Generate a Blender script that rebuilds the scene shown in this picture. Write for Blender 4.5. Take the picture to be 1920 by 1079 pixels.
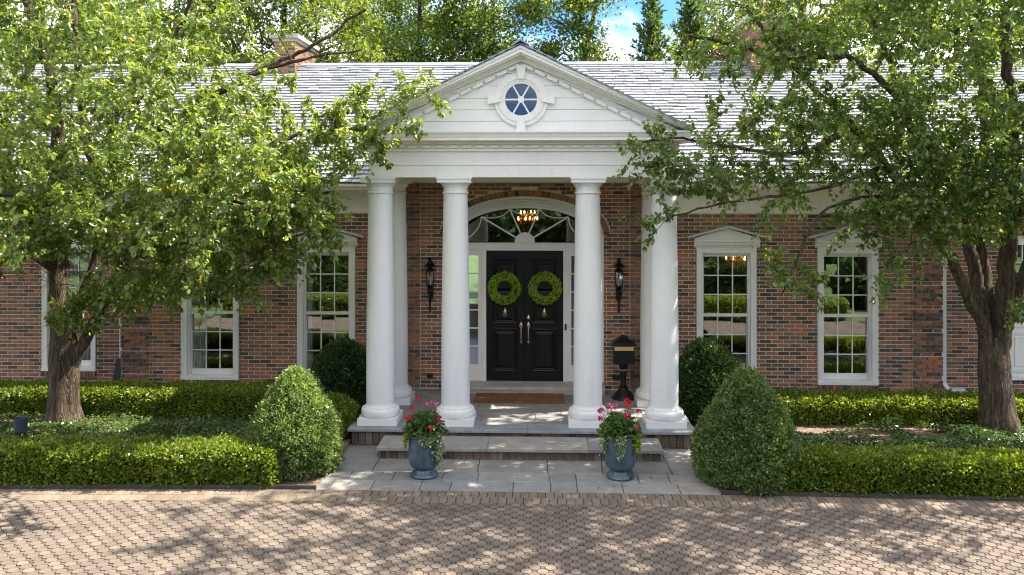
import bpy, math, random
import numpy as np
from mathutils import Vector, Matrix

scene = bpy.context.scene
for o in list(bpy.data.objects):
    bpy.data.objects.remove(o)
C = scene.collection
PI = math.pi
R = math.radians

# ------------------------------------------------------------------ camera
H = 3.697                      # camera height above the landing
cam_d = bpy.data.cameras.new('camera')
cam = bpy.data.objects.new('camera', cam_d)
C.objects.link(cam)
cam.location = (0.328, -15.0, H)
cam.rotation_euler = (PI / 2, 0, 0.036515)
cam_d.sensor_width = 36.0
cam_d.lens = 36.0 * 1611.7 / 1920.0
cam_d.shift_y = -178.5 / 1920.0
cam_d.clip_end = 2000
scene.camera = cam

# ------------------------------------------------------------------ sky and sun
SUN_EL, SUN_AZ = R(52), R(15)  # azimuth measured from +X towards +Y (behind the house, from the right)
sunvec = Vector((math.cos(SUN_EL) * math.cos(SUN_AZ), math.cos(SUN_EL) * math.sin(SUN_AZ), math.sin(SUN_EL)))
world = bpy.data.worlds.new('World')
scene.world = world
world.use_nodes = True
wn, wl = world.node_tree.nodes, world.node_tree.links
wn.clear()
w_out = wn.new('ShaderNodeOutputWorld')
w_bg = wn.new('ShaderNodeBackground')
w_bg.inputs['Strength'].default_value = 0.15
sky = wn.new('ShaderNodeTexSky')
sky.sky_type = 'NISHITA'
sky.sun_disc = False
sky.sun_elevation = SUN_EL
sky.sun_rotation = math.atan2(sunvec.x, sunvec.y)
sky.altitude = 2200
sky.air_density = 1.0
sky.dust_density = 0.25
sky.ozone_density = 2.5
tc = wn.new('ShaderNodeTexCoord')
cmap = wn.new('ShaderNodeMapping')
cmap.inputs['Scale'].default_value = (2.2, 2.2, 4.2)
cmap.inputs['Location'].default_value = (1.15, 0.3, 0.2)
cn = wn.new('ShaderNodeTexNoise')
cn.inputs['Scale'].default_value = 1.6
cn.inputs['Detail'].default_value = 8
cn.inputs['Roughness'].default_value = 0.58
cr = wn.new('ShaderNodeValToRGB')
cr.color_ramp.elements[0].position = 0.42
cr.color_ramp.elements[0].color = (0, 0, 0, 1)
cr.color_ramp.elements[1].position = 0.62
cr.color_ramp.elements[1].color = (0.92, 0.92, 0.92, 1)
cm = wn.new('ShaderNodeMixRGB')
cm.inputs['Color2'].default_value = (8.9, 8.65, 7.5, 1)
wl.new(tc.outputs['Generated'], cmap.inputs['Vector'])
wl.new(cmap.outputs['Vector'], cn.inputs['Vector'])
wl.new(cn.outputs['Fac'], cr.inputs['Fac'])
wl.new(cr.outputs['Color'], cm.inputs['Fac'])
deep = wn.new('ShaderNodeMixRGB'); deep.blend_type = 'MULTIPLY'; deep.inputs['Fac'].default_value = 1.0
deep.inputs['Color2'].default_value = (0.34, 0.51, 0.86, 1)          # a clear deep blue between the clouds
wl.new(sky.outputs['Color'], deep.inputs['Color1'])
wl.new(deep.outputs['Color'], cm.inputs['Color1'])
wl.new(cm.outputs['Color'], w_bg.inputs['Color'])
wl.new(w_bg.outputs['Background'], w_out.inputs['Surface'])

sun_d = bpy.data.lights.new('sun', 'SUN')
sun_d.energy = 5.0
sun_d.angle = R(0.53)
sun_d.color = (1.0, 0.93, 0.82)
sun = bpy.data.objects.new('sun', sun_d)
C.objects.link(sun)
sun.rotation_euler = (-sunvec).to_track_quat('-Z', 'Y').to_euler()

scene.render.engine = 'CYCLES'
scene.view_settings.view_transform = 'Standard'
scene.view_settings.look = 'None'
scene.view_settings.gamma = 1.0
scene.view_settings.use_curve_mapping = False
scene.view_settings.exposure = 1.7
scene.cycles.filter_width = 1.1
scene.cycles.use_denoising = True
scene.cycles.max_bounces = 10
scene.cycles.transparent_max_bounces = 12
scene.cycles.sample_clamp_indirect = 6.0

# ------------------------------------------------------------------ helpers
class MB:
    """collects polygons and links them as one mesh object"""
    def __init__(s):
        s.v, s.f, s.m = [], [], []
    def poly(s, pts, m=0):
        b = len(s.v)
        s.v += [tuple(p) for p in pts]
        s.f.append(tuple(range(b, b + len(pts))))
        s.m.append(m)
    def add(s, verts, faces, m=0):
        b = len(s.v)
        s.v += [tuple(p) for p in verts]
        for f in faces:
            s.f.append(tuple(i + b for i in f))
            s.m.append(m)
    def box(s, x0, x1, y0, y1, z0, z1, m=0):
        v = [(x, y, z) for z in (z0, z1) for y in (y0, y1) for x in (x0, x1)]
        s.add(v, [(0, 2, 3, 1), (4, 5, 7, 6), (0, 1, 5, 4), (1, 3, 7, 5), (3, 2, 6, 7), (2, 0, 4, 6)], m)
    def hexa(s, lo, hi, m=0):
        """two quads (counter-clockwise seen from outside hi) joined"""
        s.add(list(lo) + list(hi), [(3, 2, 1, 0), (4, 5, 6, 7), (0, 1, 5, 4), (1, 2, 6, 5), (2, 3, 7, 6), (3, 0, 4, 7)], m)
    def brick(s, x0, x1, yf, yb, z0, z1, m=0, c=0.003):
        """brick without back, its front arrises eased"""
        v = [(x0 + c, yf, z0 + c), (x1 - c, yf, z0 + c), (x1 - c, yf, z1 - c), (x0 + c, yf, z1 - c),
             (x0, yf + c, z0), (x1, yf + c, z0), (x1, yf + c, z1), (x0, yf + c, z1),
             (x0, yb, z0), (x1, yb, z0), (x1, yb, z1), (x0, yb, z1)]
        s.add(v, [(0, 1, 2, 3)] + [((i + 1) % 4 + a, i + a, i + a + 4, (i + 1) % 4 + a + 4) for a in (0, 4) for i in range(4)], m)
    def prism(s, prof, x0, x1, m=0, axis='x'):
        """closed profile [(a,b)] extruded along axis; x: (y,z)  y: (x,z)"""
        n = len(prof)
        if axis == 'x':
            A = [(x0, a, b) for a, b in prof]; B = [(x1, a, b) for a, b in prof]
        elif axis == 'y':
            A = [(a, x0, b) for a, b in prof]; B = [(a, x1, b) for a, b in prof]
        else:
            A = [(a, b, x0) for a, b in prof]; B = [(a, b, x1) for a, b in prof]
        s.add(A + B, [tuple(range(n - 1, -1, -1)), tuple(range(n, 2 * n))] +
              [(i, (i + 1) % n, n + (i + 1) % n, n + i) for i in range(n)], m)
    def lathe(s, prof, cx=0, cy=0, cz=0, n=24, m=0, sx=1.0, sy=1.0, phase=0.0):
        b = len(s.v)
        for r, z in prof:
            for k in range(n):
                a = 2 * PI * k / n + phase
                s.v.append((cx + sx * r * math.cos(a), cy + sy * r * math.sin(a), cz + z))
        for j in range(len(prof) - 1):
            for k in range(n):
                k2 = (k + 1) % n
                s.f.append((b + j * n + k, b + j * n + k2, b + (j + 1) * n + k2, b + (j + 1) * n + k)); s.m.append(m)
        s.f.append(tuple(b + k for k in range(n - 1, -1, -1))); s.m.append(m)
        t = b + (len(prof) - 1) * n
        s.f.append(tuple(t + k for k in range(n))); s.m.append(m)
    def tube(s, pts, rad, n=8, m=0, caps=True, jitter=0.0, rng=None):
        pts = [Vector(p) for p in pts]
        b = len(s.v)
        up = Vector((0, 0, 1))
        N = len(pts)
        prev = None
        for i, p in enumerate(pts):
            t = (pts[min(i + 1, N - 1)] - pts[max(i - 1, 0)]).normalized()
            if prev is None:
                a = t.orthogonal().normalized()
            else:
                a = (prev - t * prev.dot(t)).normalized()
            prev = a
            c = t.cross(a)
            r = rad[i] if hasattr(rad, '__len__') else rad
            for k in range(n):
                an = 2 * PI * k / n
                rr = r * (1 + (rng.uniform(-jitter, jitter) if rng and jitter else 0))
                s.v.append(tuple(p + (a * math.cos(an) + c * math.sin(an)) * rr))
        for i in range(N - 1):
            for k in range(n):
                k2 = (k + 1) % n
                s.f.append((b + i * n + k, b + i * n + k2, b + (i + 1) * n + k2, b + (i + 1) * n + k)); s.m.append(m)
        if caps:
            s.f.append(tuple(b + k for k in range(n - 1, -1, -1))); s.m.append(m)
            t = b + (N - 1) * n
            s.f.append(tuple(t + k for k in range(n))); s.m.append(m)
    def mesh(s, name, mats, smooth=None):
        me = bpy.data.meshes.new(name)
        me.from_pydata(s.v, [], s.f)
        mats = mats if isinstance(mats, (list, tuple)) else [mats]
        for m in mats:
            me.materials.append(m)
        if len(mats) > 1:
            me.polygons.foreach_set('material_index', s.m)
        if smooth is not None:
            me.polygons.foreach_set('use_smooth', [True] * len(me.polygons))
            me.set_sharp_from_angle(angle=R(smooth))
        me.update()
        return me
    def obj(s, name, mats, parent=None, smooth=None, **kw):
        return link(name, s.mesh(name, mats, smooth), parent, **kw)

def link(name, data, parent=None, loc=None, label=None, cat=None, group=None, kind=None):
    o = bpy.data.objects.new(name, data)
    C.objects.link(o)
    if parent is not None:
        o.parent = parent
    if loc is not None:
        o.location = loc
    if label: o['label'] = label
    if cat: o['category'] = cat
    if group: o['group'] = group
    if kind: o['kind'] = kind
    return o

def thing(name, label, cat, loc=(0, 0, 0), group=None, kind=None, rot=0):
    o = link(name, None, None, loc, label, cat, group, kind)
    o.empty_display_size = 0.1
    o.rotation_euler = (0, 0, rot)
    return o

def fast_mesh(name, V, Q, mats, midx=None):
    """V (n,3) float, Q (m,k) int -> mesh"""
    me = bpy.data.meshes.new(name)
    V = np.ascontiguousarray(V, dtype=np.float32); Q = np.ascontiguousarray(Q, dtype=np.int32)
    k = Q.shape[1]
    me.vertices.add(len(V)); me.vertices.foreach_set('co', V.ravel())
    me.loops.add(Q.size); me.loops.foreach_set('vertex_index', Q.ravel())
    me.polygons.add(len(Q))
    me.polygons.foreach_set('loop_start', np.arange(0, Q.size, k, dtype=np.int32))
    me.polygons.foreach_set('loop_total', np.full(len(Q), k, dtype=np.int32))
    for m in (mats if isinstance(mats, (list, tuple)) else [mats]):
        me.materials.append(m)
    if midx is not None:
        me.polygons.foreach_set('material_index', np.asarray(midx, dtype=np.int32))
    me.update(calc_edges=True)
    return me

# ------------------------------------------------------------------ materials
class NT:
    def __init__(s, name):
        s.mat = bpy.data.materials.new(name)
        s.mat.use_nodes = True
        s.n, s.l = s.mat.node_tree.nodes, s.mat.node_tree.links
        s.p = s.n['Principled BSDF']
        s.out = s.n['Material Output']
    def new(s, t, **kw):
        x = s.n.new(t)
        for k, v in kw.items():
            setattr(x, k, v)
        return x
    def coord(s, out='Object', scale=None):
        t = s.new('ShaderNodeTexCoord').outputs[out]
        if scale is not None:
            mp = s.new('ShaderNodeMapping')
            mp.inputs['Scale'].default_value = scale if hasattr(scale, '__len__') else (scale,) * 3
            s.l.new(t, mp.inputs['Vector']); t = mp.outputs['Vector']
        return t
    def noise(s, scale, detail=4, rough=0.55, coord=None, out='Fac'):
        x = s.new('ShaderNodeTexNoise')
        x.inputs['Scale'].default_value = scale; x.inputs['Detail'].default_value = detail; x.inputs['Roughness'].default_value = rough
        s.l.new(coord if coord is not None else s.coord(), x.inputs['Vector'])
        return x.outputs[out]
    def ramp(s, fac, stops, interp='LINEAR'):
        x = s.new('ShaderNodeValToRGB')
        e = x.color_ramp.elements
        x.color_ramp.interpolation = interp
        while len(e) < len(stops): e.new(0.5)
        for el, (p, c) in zip(e, stops):
            el.position = p; el.color = (*c, 1) if len(c) == 3 else c
        s.l.new(fac, x.inputs['Fac'])
        return x.outputs['Color']
    def mix(s, a, b, fac=0.5, mode='MIX'):
        x = s.new('ShaderNodeMixRGB', blend_type=mode)
        for inp, v in (('Fac', fac), ('Color1', a), ('Color2', b)):
            if hasattr(v, 'is_linked') or hasattr(v, 'links'):
                s.l.new(v, x.inputs[inp])
            elif inp == 'Fac': x.inputs[inp].default_value = v
            else: x.inputs[inp].default_value = (*v, 1)
        return x.outputs['Color']
    def rnd(s):
        """random per object plus random per loose piece, wrapped to 0..1"""
        a = s.new('ShaderNodeObjectInfo').outputs['Random']
        b = s.new('ShaderNodeNewGeometry').outputs['Random Per Island']
        m = s.new('ShaderNodeMath', operation='ADD'); s.l.new(a, m.inputs[0]); s.l.new(b, m.inputs[1])
        f = s.new('ShaderNodeMath', operation='FRACT'); s.l.new(m.outputs[0], f.inputs[0])
        return f.outputs[0]
    def bump(s, h, strength=0.3, dist=0.01):
        x = s.new('ShaderNodeBump')
        x.inputs['Strength'].default_value = strength; x.inputs['Distance'].default_value = dist
        s.l.new(h, x.inputs['Height']); s.l.new(x.outputs['Normal'], s.p.inputs['Normal'])
    def set(s, **kw):
        for k, v in kw.items():
            i = s.p.inputs[k.replace('_', ' ')]
            if hasattr(v, 'links'): s.l.new(v, i)
            elif hasattr(v, '__len__') and len(v) == 3: i.default_value = (*v, 1)
            else: i.default_value = v
        return s

def m_plain(name, col, rough=0.5, var=0.12, scale=6.0, bump=0.0, bscale=60.0, metal=0.0, spec=0.5):
    t = NT(name)
    n = t.noise(scale, 5)
    lo = tuple(c * (1 - var) for c in col); hi = tuple(min(1, c * (1 + var)) for c in col)
    t.set(Base_Color=t.ramp(n, [(0.3, lo), (0.7, hi)]), Roughness=rough, Metallic=metal)
    t.p.inputs['Specular IOR Level'].default_value = spec
    if bump: t.bump(t.noise(bscale, 3), bump)
    return t.mat

def m_white(name, col=(0.80, 0.765, 0.69), rough=0.42):
    t = NT(name)
    co = t.coord()
    base = t.ramp(t.noise(2.5, 6, 0.6, co), [(0.3, tuple(c * 0.93 for c in col)), (0.7, col)])
    streak = t.noise(1.0, 6, 0.7, t.coord('Object', (14, 14, 1.2)))
    base = t.mix(base, (0.40, 0.37, 0.30), t.ramp(streak, [(0.55, (0, 0, 0)), (0.82, (0.36, 0.36, 0.36))]))
    t.set(Base_Color=base, Roughness=rough)
    t.bump(t.noise(140, 2, 0.5, co), 0.05, 0.004)
    return t.mat

def m_pieces(name, stops, rough=0.8, nscale=30, nvar=0.35, bump=0.25, interp='LINEAR', stain=None, spec=0.3, bscale=None):
    t = NT(name)
    base = t.ramp(t.rnd(), stops, interp)
    g = t.ramp(t.noise(nscale, 5, 0.65), [(0.25, (1 - nvar,) * 3), (0.75, (1 + nvar * 0.4,) * 3)])
    base = t.mix(base, g, 1.0, 'MULTIPLY')
    if stain:
        sc, col, lo, hi, amt = stain
        base = t.mix(base, col, t.ramp(t.noise(sc, 5, 0.6, t.new('ShaderNodeNewGeometry').outputs['Position']), [(lo, (0, 0, 0)), (hi, (amt,) * 3)]))
    t.set(Base_Color=base, Roughness=rough)
    t.p.inputs['Specular IOR Level'].default_value = spec
    if bump: t.bump(t.noise(bscale or nscale * 3, 4), bump, 0.005)
    return t.mat

def m_leaf(name, stops, trans=0.35, rough=0.38, spec=0.5, tcol=1.9):
    t = NT(name)
    rn = t.new('ShaderNodeNewGeometry').outputs['Random Per Island']
    col = t.ramp(rn, stops)
    big = t.ramp(t.noise(0.9, 3, 0.5, t.new('ShaderNodeNewGeometry').outputs['Position']), [(0.3, (0.78,) * 3), (0.7, (1.15, 1.12, 1.0))])
    col = t.mix(col, big, 1.0, 'MULTIPLY')
    t.set(Base_Color=col, Roughness=rough)
    t.p.inputs['Specular IOR Level'].default_value = spec
    tr = t.new('ShaderNodeBsdfTranslucent')
    t.l.new(t.mix(col, (1.25 * tcol, 1.15 * tcol, 0.45 * tcol), 1.0, 'MULTIPLY'), tr.inputs['Color'])
    mx = t.new('ShaderNodeMixShader'); mx.inputs[0].default_value = trans
    t.l.new(t.p.outputs[0], mx.inputs[1]); t.l.new(tr.outputs[0], mx.inputs[2])
    t.l.new(mx.outputs[0], t.out.inputs['Surface'])
    return t.mat

def m_bark(name, a, b):
    t = NT(name)
    co = t.coord('Object', (1, 1, 0.13))
    n = t.noise(26, 6, 0.7, co)
    v = t.new('ShaderNodeTexVoronoi', feature='DISTANCE_TO_EDGE'); v.inputs['Scale'].default_value = 46
    wob = t.mix(co, t.noise(5, 3, 0.5, co, 'Color'), 0.22)
    t.l.new(wob, v.inputs['Vector'])
    crack = t.ramp(v.outputs['Distance'], [(0.0, (0.42,) * 3), (0.22, (1.0,) * 3)])
    col = t.mix(t.ramp(n, [(0.38, a), (0.62, b)]), crack, 0.85, 'MULTIPLY')
    moss = t.ramp(t.noise(2.4, 5, 0.6), [(0.52, (0, 0, 0)), (0.7, (0.5,) * 3)])
    col = t.mix(col, (0.085, 0.085, 0.035), moss)
    t.set(Base_Color=col, Roughness=0.92)
    t.p.inputs['Specular IOR Level'].default_value = 0.2
    h = t.mix(crack, n, 0.45)
    t.bump(h, 0.9, 0.03)
    return t.mat

def m_glass(name, refl=0.32, tint=(0.9, 0.95, 0.93)):
    t = NT(name)
    tr = t.new('ShaderNodeBsdfTransparent'); tr.inputs['Color'].default_value = (*tint, 1)
    gl = t.new('ShaderNodeBsdfGlossy'); gl.inputs['Roughness'].default_value = 0.008
    gl.inputs['Color'].default_value = (0.95, 0.97, 1, 1)
    fr = t.new('ShaderNodeLayerWeight'); fr.inputs['Blend'].default_value = 0.35
    ma = t.new('ShaderNodeMath', operation='MAXIMUM'); ma.inputs[1].default_value = refl
    t.l.new(fr.outputs['Fresnel'], ma.inputs[0])
    mx = t.new('ShaderNodeMixShader')
    t.l.new(ma.outputs[0], mx.inputs[0]); t.l.new(tr.outputs[0], mx.inputs[1]); t.l.new(gl.outputs[0], mx.inputs[2])
    t.l.new(mx.outputs[0], t.out.inputs['Surface'])
    t.n.remove(t.p)
    return t.mat

def m_emit(name, col, s):
    t = NT(name)
    t.set(Base_Color=(0.9, 0.8, 0.6))
    t.p.inputs['Emission Color'].default_value = (*col, 1)
    t.p.inputs['Emission Strength'].default_value = s
    return t.mat

BRICK = m_pieces('brick', [(0.0, (0.080, 0.062, 0.054)), (0.14, (0.125, 0.086, 0.066)), (0.34, (0.205, 0.115, 0.074)), (0.58, (0.30, 0.150, 0.088)),
                           (0.80, (0.355, 0.168, 0.092)), (0.95, (0.40, 0.162, 0.082)), (0.98, (0.50, 0.165, 0.055)), (1.0, (0.22, 0.13, 0.09))],
                 0.85, 26, 0.45, 0.35, stain=(0.9, (0.09, 0.07, 0.058), 0.52, 0.80, 0.35))
MORTAR = m_plain('mortar', (0.66, 0.57, 0.45), 0.95, 0.18, 9, 0.3, 220)
SOLDIER = m_pieces('riser_brick', [(0, (0.08, 0.06, 0.05)), (0.3, (0.14, 0.10, 0.078)), (0.7, (0.185, 0.125, 0.095)), (1, (0.24, 0.205, 0.16))], 0.9, 24, 0.5, 0.4,
                   stain=(5.0, (0.07, 0.075, 0.035), 0.5, 0.72, 0.6))
SLATE = m_pieces('slate', [(0, (0.135, 0.143, 0.16)), (0.10, (0.225, 0.232, 0.247)), (0.5, (0.262, 0.268, 0.28)), (0.92, (0.30, 0.304, 0.312)), (1, (0.19, 0.198, 0.215))],
                 0.42, 12, 0.22, 0.25, spec=0.75)
SLATE_DARK = m_plain('slate_underlay', (0.05, 0.05, 0.055), 0.8)
WHITE = m_white('white_paint')
WHITE2 = m_white('column_paint', (0.76, 0.74, 0.69), 0.38)
TRIM = m_white('window_paint', (0.80, 0.78, 0.715), 0.4)
BLUESTONE = m_pieces('bluestone', [(0, (0.215, 0.210, 0.198)), (0.3, (0.26, 0.252, 0.234)), (0.6, (0.295, 0.28, 0.254)), (0.85, (0.335, 0.304, 0.26)), (1, (0.245, 0.246, 0.24))],
                     0.72, 5, 0.3, 0.2, stain=(1.7, (0.13, 0.125, 0.10), 0.52, 0.78, 0.6), bscale=50)
BLUESTONE_EDGE = m_plain('bluestone_border', (0.225, 0.235, 0.24), 0.7, 0.22, 5, 0.2, 60)
LIMESTONE = m_plain('limestone', (0.40, 0.365, 0.30), 0.8, 0.2, 4, 0.2, 70)
PAVER = m_pieces('concrete_paver', [(0, (0.142, 0.112, 0.086)), (0.35, (0.163, 0.129, 0.100)), (0.7, (0.179, 0.141, 0.110)), (1, (0.205, 0.164, 0.129))], 0.88, 60, 0.35, 0.35,
                 stain=(0.8, (0.10, 0.078, 0.06), 0.52, 0.74, 0.6))
PAVER_DOT = m_pieces('paver_dot', [(0, (0.105, 0.08, 0.062)), (0.5, (0.14, 0.106, 0.083)), (1, (0.175, 0.134, 0.106))], 0.9, 60, 0.35, 0.35)
EDGEBRICK = m_pieces('edging_paver', [(0, (0.165, 0.125, 0.092)), (0.5, (0.205, 0.158, 0.118)), (1, (0.25, 0.195, 0.148))], 0.9, 40, 0.4, 0.35,
                     stain=(3.2, (0.13, 0.115, 0.06), 0.52, 0.72, 0.6))
JOINT = m_plain('joint_sand', (0.03, 0.026, 0.014), 1.0, 0.5, 3.0, 0.4, 90)
SOIL = m_plain('soil', (0.17, 0.115, 0.08), 1.0, 0.45, 6.0, 0.9, 40)
GRASS = m_plain('lawn_turf', (0.07, 0.12, 0.025), 1.0, 0.35, 3.0, 0.8, 120)
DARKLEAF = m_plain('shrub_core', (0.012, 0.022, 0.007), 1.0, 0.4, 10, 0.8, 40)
EDGING = m_plain('edging_strip', (0.06, 0.048, 0.042), 0.8, 0.3, 8, 0.2)
BLACK = m_plain('black_iron', (0.006, 0.006, 0.0065), 0.42, 0.3, 30, 0.15, 150, spec=0.3)
BLACKPLASTIC = m_plain('black_plastic', (0.014, 0.014, 0.015), 0.5, 0.3, 12)
DOORBLACK = m_plain('door_paint', (0.0055, 0.0055, 0.0062), 0.30, 0.25, 5, 0.10, 190, spec=0.32)
BRASS = m_plain('polished_brass', (0.72, 0.50, 0.20), 0.42, 0.15, 25, 0.0, 60, metal=0.6)
PALEBRASS = m_plain('aged_bronze', (0.66, 0.48, 0.36), 0.3, 0.2, 25, 0.0, 60, metal=1.0)
COIR = m_plain('coir_mat', (0.235, 0.105, 0.032), 1.0, 0.4, 14, 1.0, 330)
METALWHITE = m_plain('downspout_paint', (0.68, 0.70, 0.71), 0.35, 0.06)
LEAD = m_plain('hood_flashing', (0.45, 0.46, 0.48), 0.4, 0.15)
GLASS = m_glass('window_glass', 0.30)
OCGLASS = m_glass('oculus_glass', 0.07, (0.5, 0.6, 0.75))
LAMPGLASS = m_glass('lamp_glass', 0.22, (0.93, 0.93, 0.9))
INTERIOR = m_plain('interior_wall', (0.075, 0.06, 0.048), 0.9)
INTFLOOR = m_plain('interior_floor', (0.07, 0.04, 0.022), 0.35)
CURTAIN = m_plain('curtain_cloth', (0.80, 0.82, 0.84), 0.9)
BULB = m_emit('bulb_glow', (1.0, 0.50, 0.14), 9.0)
AMBER = m_plain('amber_crystal', (0.72, 0.38, 0.12), 0.12, 0.2, 20, metal=0.7)

PEAR_LIT = m_leaf('pear_leaf_lit', [(0, (0.065, 0.112, 0.020)), (0.35, (0.110, 0.172, 0.030)), (0.7, (0.155, 0.222, 0.042)), (0.93, (0.21, 0.27, 0.055)), (0.985, (0.26, 0.27, 0.045)), (1.0, (0.27, 0.14, 0.04))], 0.50, 0.33, 0.95)  # paler pear leaf: the left crown's sunlight is put into the colour
PEAR_SHADED = m_leaf('pear_leaf_shaded', [(0, (0.052, 0.098, 0.020)), (0.4, (0.090, 0.152, 0.030)), (0.75, (0.130, 0.200, 0.040)), (0.95, (0.18, 0.25, 0.05)), (1.0, (0.22, 0.23, 0.04))], 0.47, 0.34, 0.85)  # same leaf made darker, the right crown's shade painted in
BOX_LEAF = m_leaf('boxwood_leaf', [(0, (0.062, 0.108, 0.012)), (0.4, (0.118, 0.182, 0.018)), (0.75, (0.180, 0.245, 0.026)), (0.985, (0.27, 0.32, 0.05)), (0.99, (0.20, 0.12, 0.04)), (1.0, (0.13, 0.09, 0.03))], 0.42, 0.34, 0.5)
CONE_LEAF = m_leaf('cone_boxwood_leaf', [(0, (0.062, 0.115, 0.038)), (0.4, (0.115, 0.182, 0.064)), (0.75, (0.18, 0.25, 0.10)), (1.0, (0.26, 0.34, 0.14))], 0.40, 0.36, 0.5)
YEW_LEAF = m_leaf('yew_leaf', [(0, (0.024, 0.055, 0.018)), (0.5, (0.042, 0.088, 0.026)), (1.0, (0.072, 0.128, 0.034))], 0.28, 0.38, 0.45)
BG_LEAF = m_leaf('far_leaf', [(0, (0.042, 0.082, 0.018)), (0.4, (0.072, 0.126, 0.026)), (0.8, (0.115, 0.170, 0.034)), (1, (0.17, 0.20, 0.042))], 0.45, 0.45, 0.4)
BG_LEAF2 = m_leaf('far_yellow_leaf', [(0, (0.065, 0.105, 0.018)), (0.5, (0.11, 0.16, 0.026)), (1, (0.18, 0.21, 0.036))], 0.45, 0.45, 0.4)
SPRUCE = m_leaf('conifer_spray', [(0, (0.05, 0.095, 0.025)), (0.5, (0.09, 0.15, 0.036)), (1, (0.14, 0.20, 0.055))], 0.38, 0.5, 0.3)
PURPLE = m_leaf('purple_leaf', [(0, (0.03, 0.010, 0.014)), (0.6, (0.06, 0.018, 0.022)), (1, (0.10, 0.03, 0.03))], 0.3, 0.45, 0.35, 1.0)
COVER = m_leaf('ground_cover_leaf', [(0, (0.040, 0.084, 0.020)), (0.5, (0.078, 0.140, 0.034)), (1.0, (0.14, 0.21, 0.07))], 0.25, 0.26, 0.75)
WREATH_LEAF = m_leaf('wreath_leaf', [(0, (0.12, 0.24, 0.016)), (0.5, (0.24, 0.38, 0.024)), (1.0, (0.44, 0.53, 0.045))], 0.25, 0.45, 0.4)
GERA = m_leaf('geranium_leaf', [(0, (0.042, 0.096, 0.025)), (0.5, (0.075, 0.145, 0.036)), (1.0, (0.125, 0.20, 0.05))], 0.34, 0.42, 0.4)
IVY = m_leaf('variegated_ivy_leaf', [(0, (0.10, 0.17, 0.06)), (0.5, (0.22, 0.30, 0.13)), (1.0, (0.56, 0.60, 0.40))], 0.28, 0.4, 0.4, 1.0)
LIME = m_leaf('lime_vine_leaf', [(0, (0.20, 0.29, 0.022)), (0.5, (0.31, 0.40, 0.028)), (1.0, (0.42, 0.48, 0.06))], 0.3, 0.4, 0.4, 1.2)
PETAL_RED = m_leaf('red_petal', [(0, (0.50, 0.008, 0.022)), (1.0, (0.75, 0.02, 0.05))], 0.3, 0.5, 0.3, 0.7)
PETAL_PINK = m_leaf('pink_petal', [(0, (0.62, 0.06, 0.22)), (0.6, (0.75, 0.14, 0.36)), (1.0, (0.85, 0.5, 0.62))], 0.3, 0.5, 0.3, 0.7)
PETAL_ROSE = m_leaf('rose_petal', [(0, (0.42, 0.015, 0.10)), (0.7, (0.6, 0.03, 0.16)), (1.0, (0.75, 0.3, 0.4))], 0.3, 0.5, 0.3, 0.7)
BARK = m_bark('pear_bark', (0.05, 0.034, 0.022), (0.18, 0.13, 0.09))
BARK_FAR = m_bark('far_bark', (0.06, 0.045, 0.035), (0.12, 0.095, 0.07))

def m_glaze():
    t = NT('blue_glaze')
    base = t.ramp(t.noise(9, 6, 0.65), [(0.28, (0.028, 0.045, 0.064)), (0.5, (0.056, 0.084, 0.112)), (0.72, (0.098, 0.128, 0.155))])
    sp = t.ramp(t.noise(95, 3, 0.5), [(0.60, (0, 0, 0)), (0.72, (0.5,) * 3)])
    base = t.mix(base, (0.15, 0.18, 0.20), sp)
    drip = t.ramp(t.noise(1.0, 5, 0.6, t.coord('Object', (16, 16, 2.2))), [(0.55, (0, 0, 0)), (0.75, (0.45,) * 3)])
    base = t.mix(base, (0.14, 0.155, 0.18), drip)
    t.set(Base_Color=base, Roughness=0.17)
    t.bump(t.noise(18, 3), 0.08, 0.01)
    return t.mat
GLAZE = m_glaze()

# ------------------------------------------------------------------ ground, driveway, paving
def edge_y(x):                      # the driveway edge bows a little towards the camera at both ends
    return -0.0034 * x * x

lawn = MB(); lawn.poly([(-400, -400, -0.06), (400, -400, -0.06), (400, 600, -0.06), (-400, 600, -0.06)])
lawn.obj('lawn', GRASS, kind='structure', label='mown grass ground stretching away around the house', cat='ground')

DRV0, DRV1 = -4.795, -9.6
d = MB()
xs = [-14 + i * 0.5 for i in range(57)]
for x0, x1 in zip(xs[:-1], xs[1:]):
    d.poly([(x0, DRV1, -0.014), (x1, DRV1, -0.014), (x1, -4.38 + edge_y(x1), -0.014), (x0, -4.38 + edge_y(x0), -0.014)])
driveway = d.obj('driveway', JOINT, kind='structure', label='driveway of pinkish octagonal concrete pavers in front of the landing', cat='driveway')

rng = random.Random(5)
OP = 0.1146                          # octagon width over flats
DX = OP * math.sqrt(2)
def octo(mb, cx, cy, dz=0.0, tx=0.0, ty=0.0, ymax=None):
    a = OP / 2 - 0.0042
    t = math.tan(PI / 8)
    top, bot = [], []
    for k in range(8):
        an = PI / 8 + k * PI / 4
        r = a / math.cos(PI / 8)
        for lst, rr, z in ((top, r * 0.962, 0.0), (bot, r, -0.007)):
            x, y = cx + rr * math.cos(an), cy + rr * math.sin(an)
            if ymax is not None: y = min(y, ymax - (0.002 if lst is top else 0))
            lst.append((x, y, z + dz + tx * (x - cx) + ty * (y - cy)))
    low = [(x, y, -0.016) for x, y, z in bot]
    n = 8
    mb.add(top + bot + low, [tuple(range(8))] + [(k, k + 8, (k + 1) % 8 + 8, (k + 1) % 8) for k in range(8)] + [(k + 8, k + 16, (k + 1) % 8 + 16, (k + 1) % 8 + 8) for k in range(8)])

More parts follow.
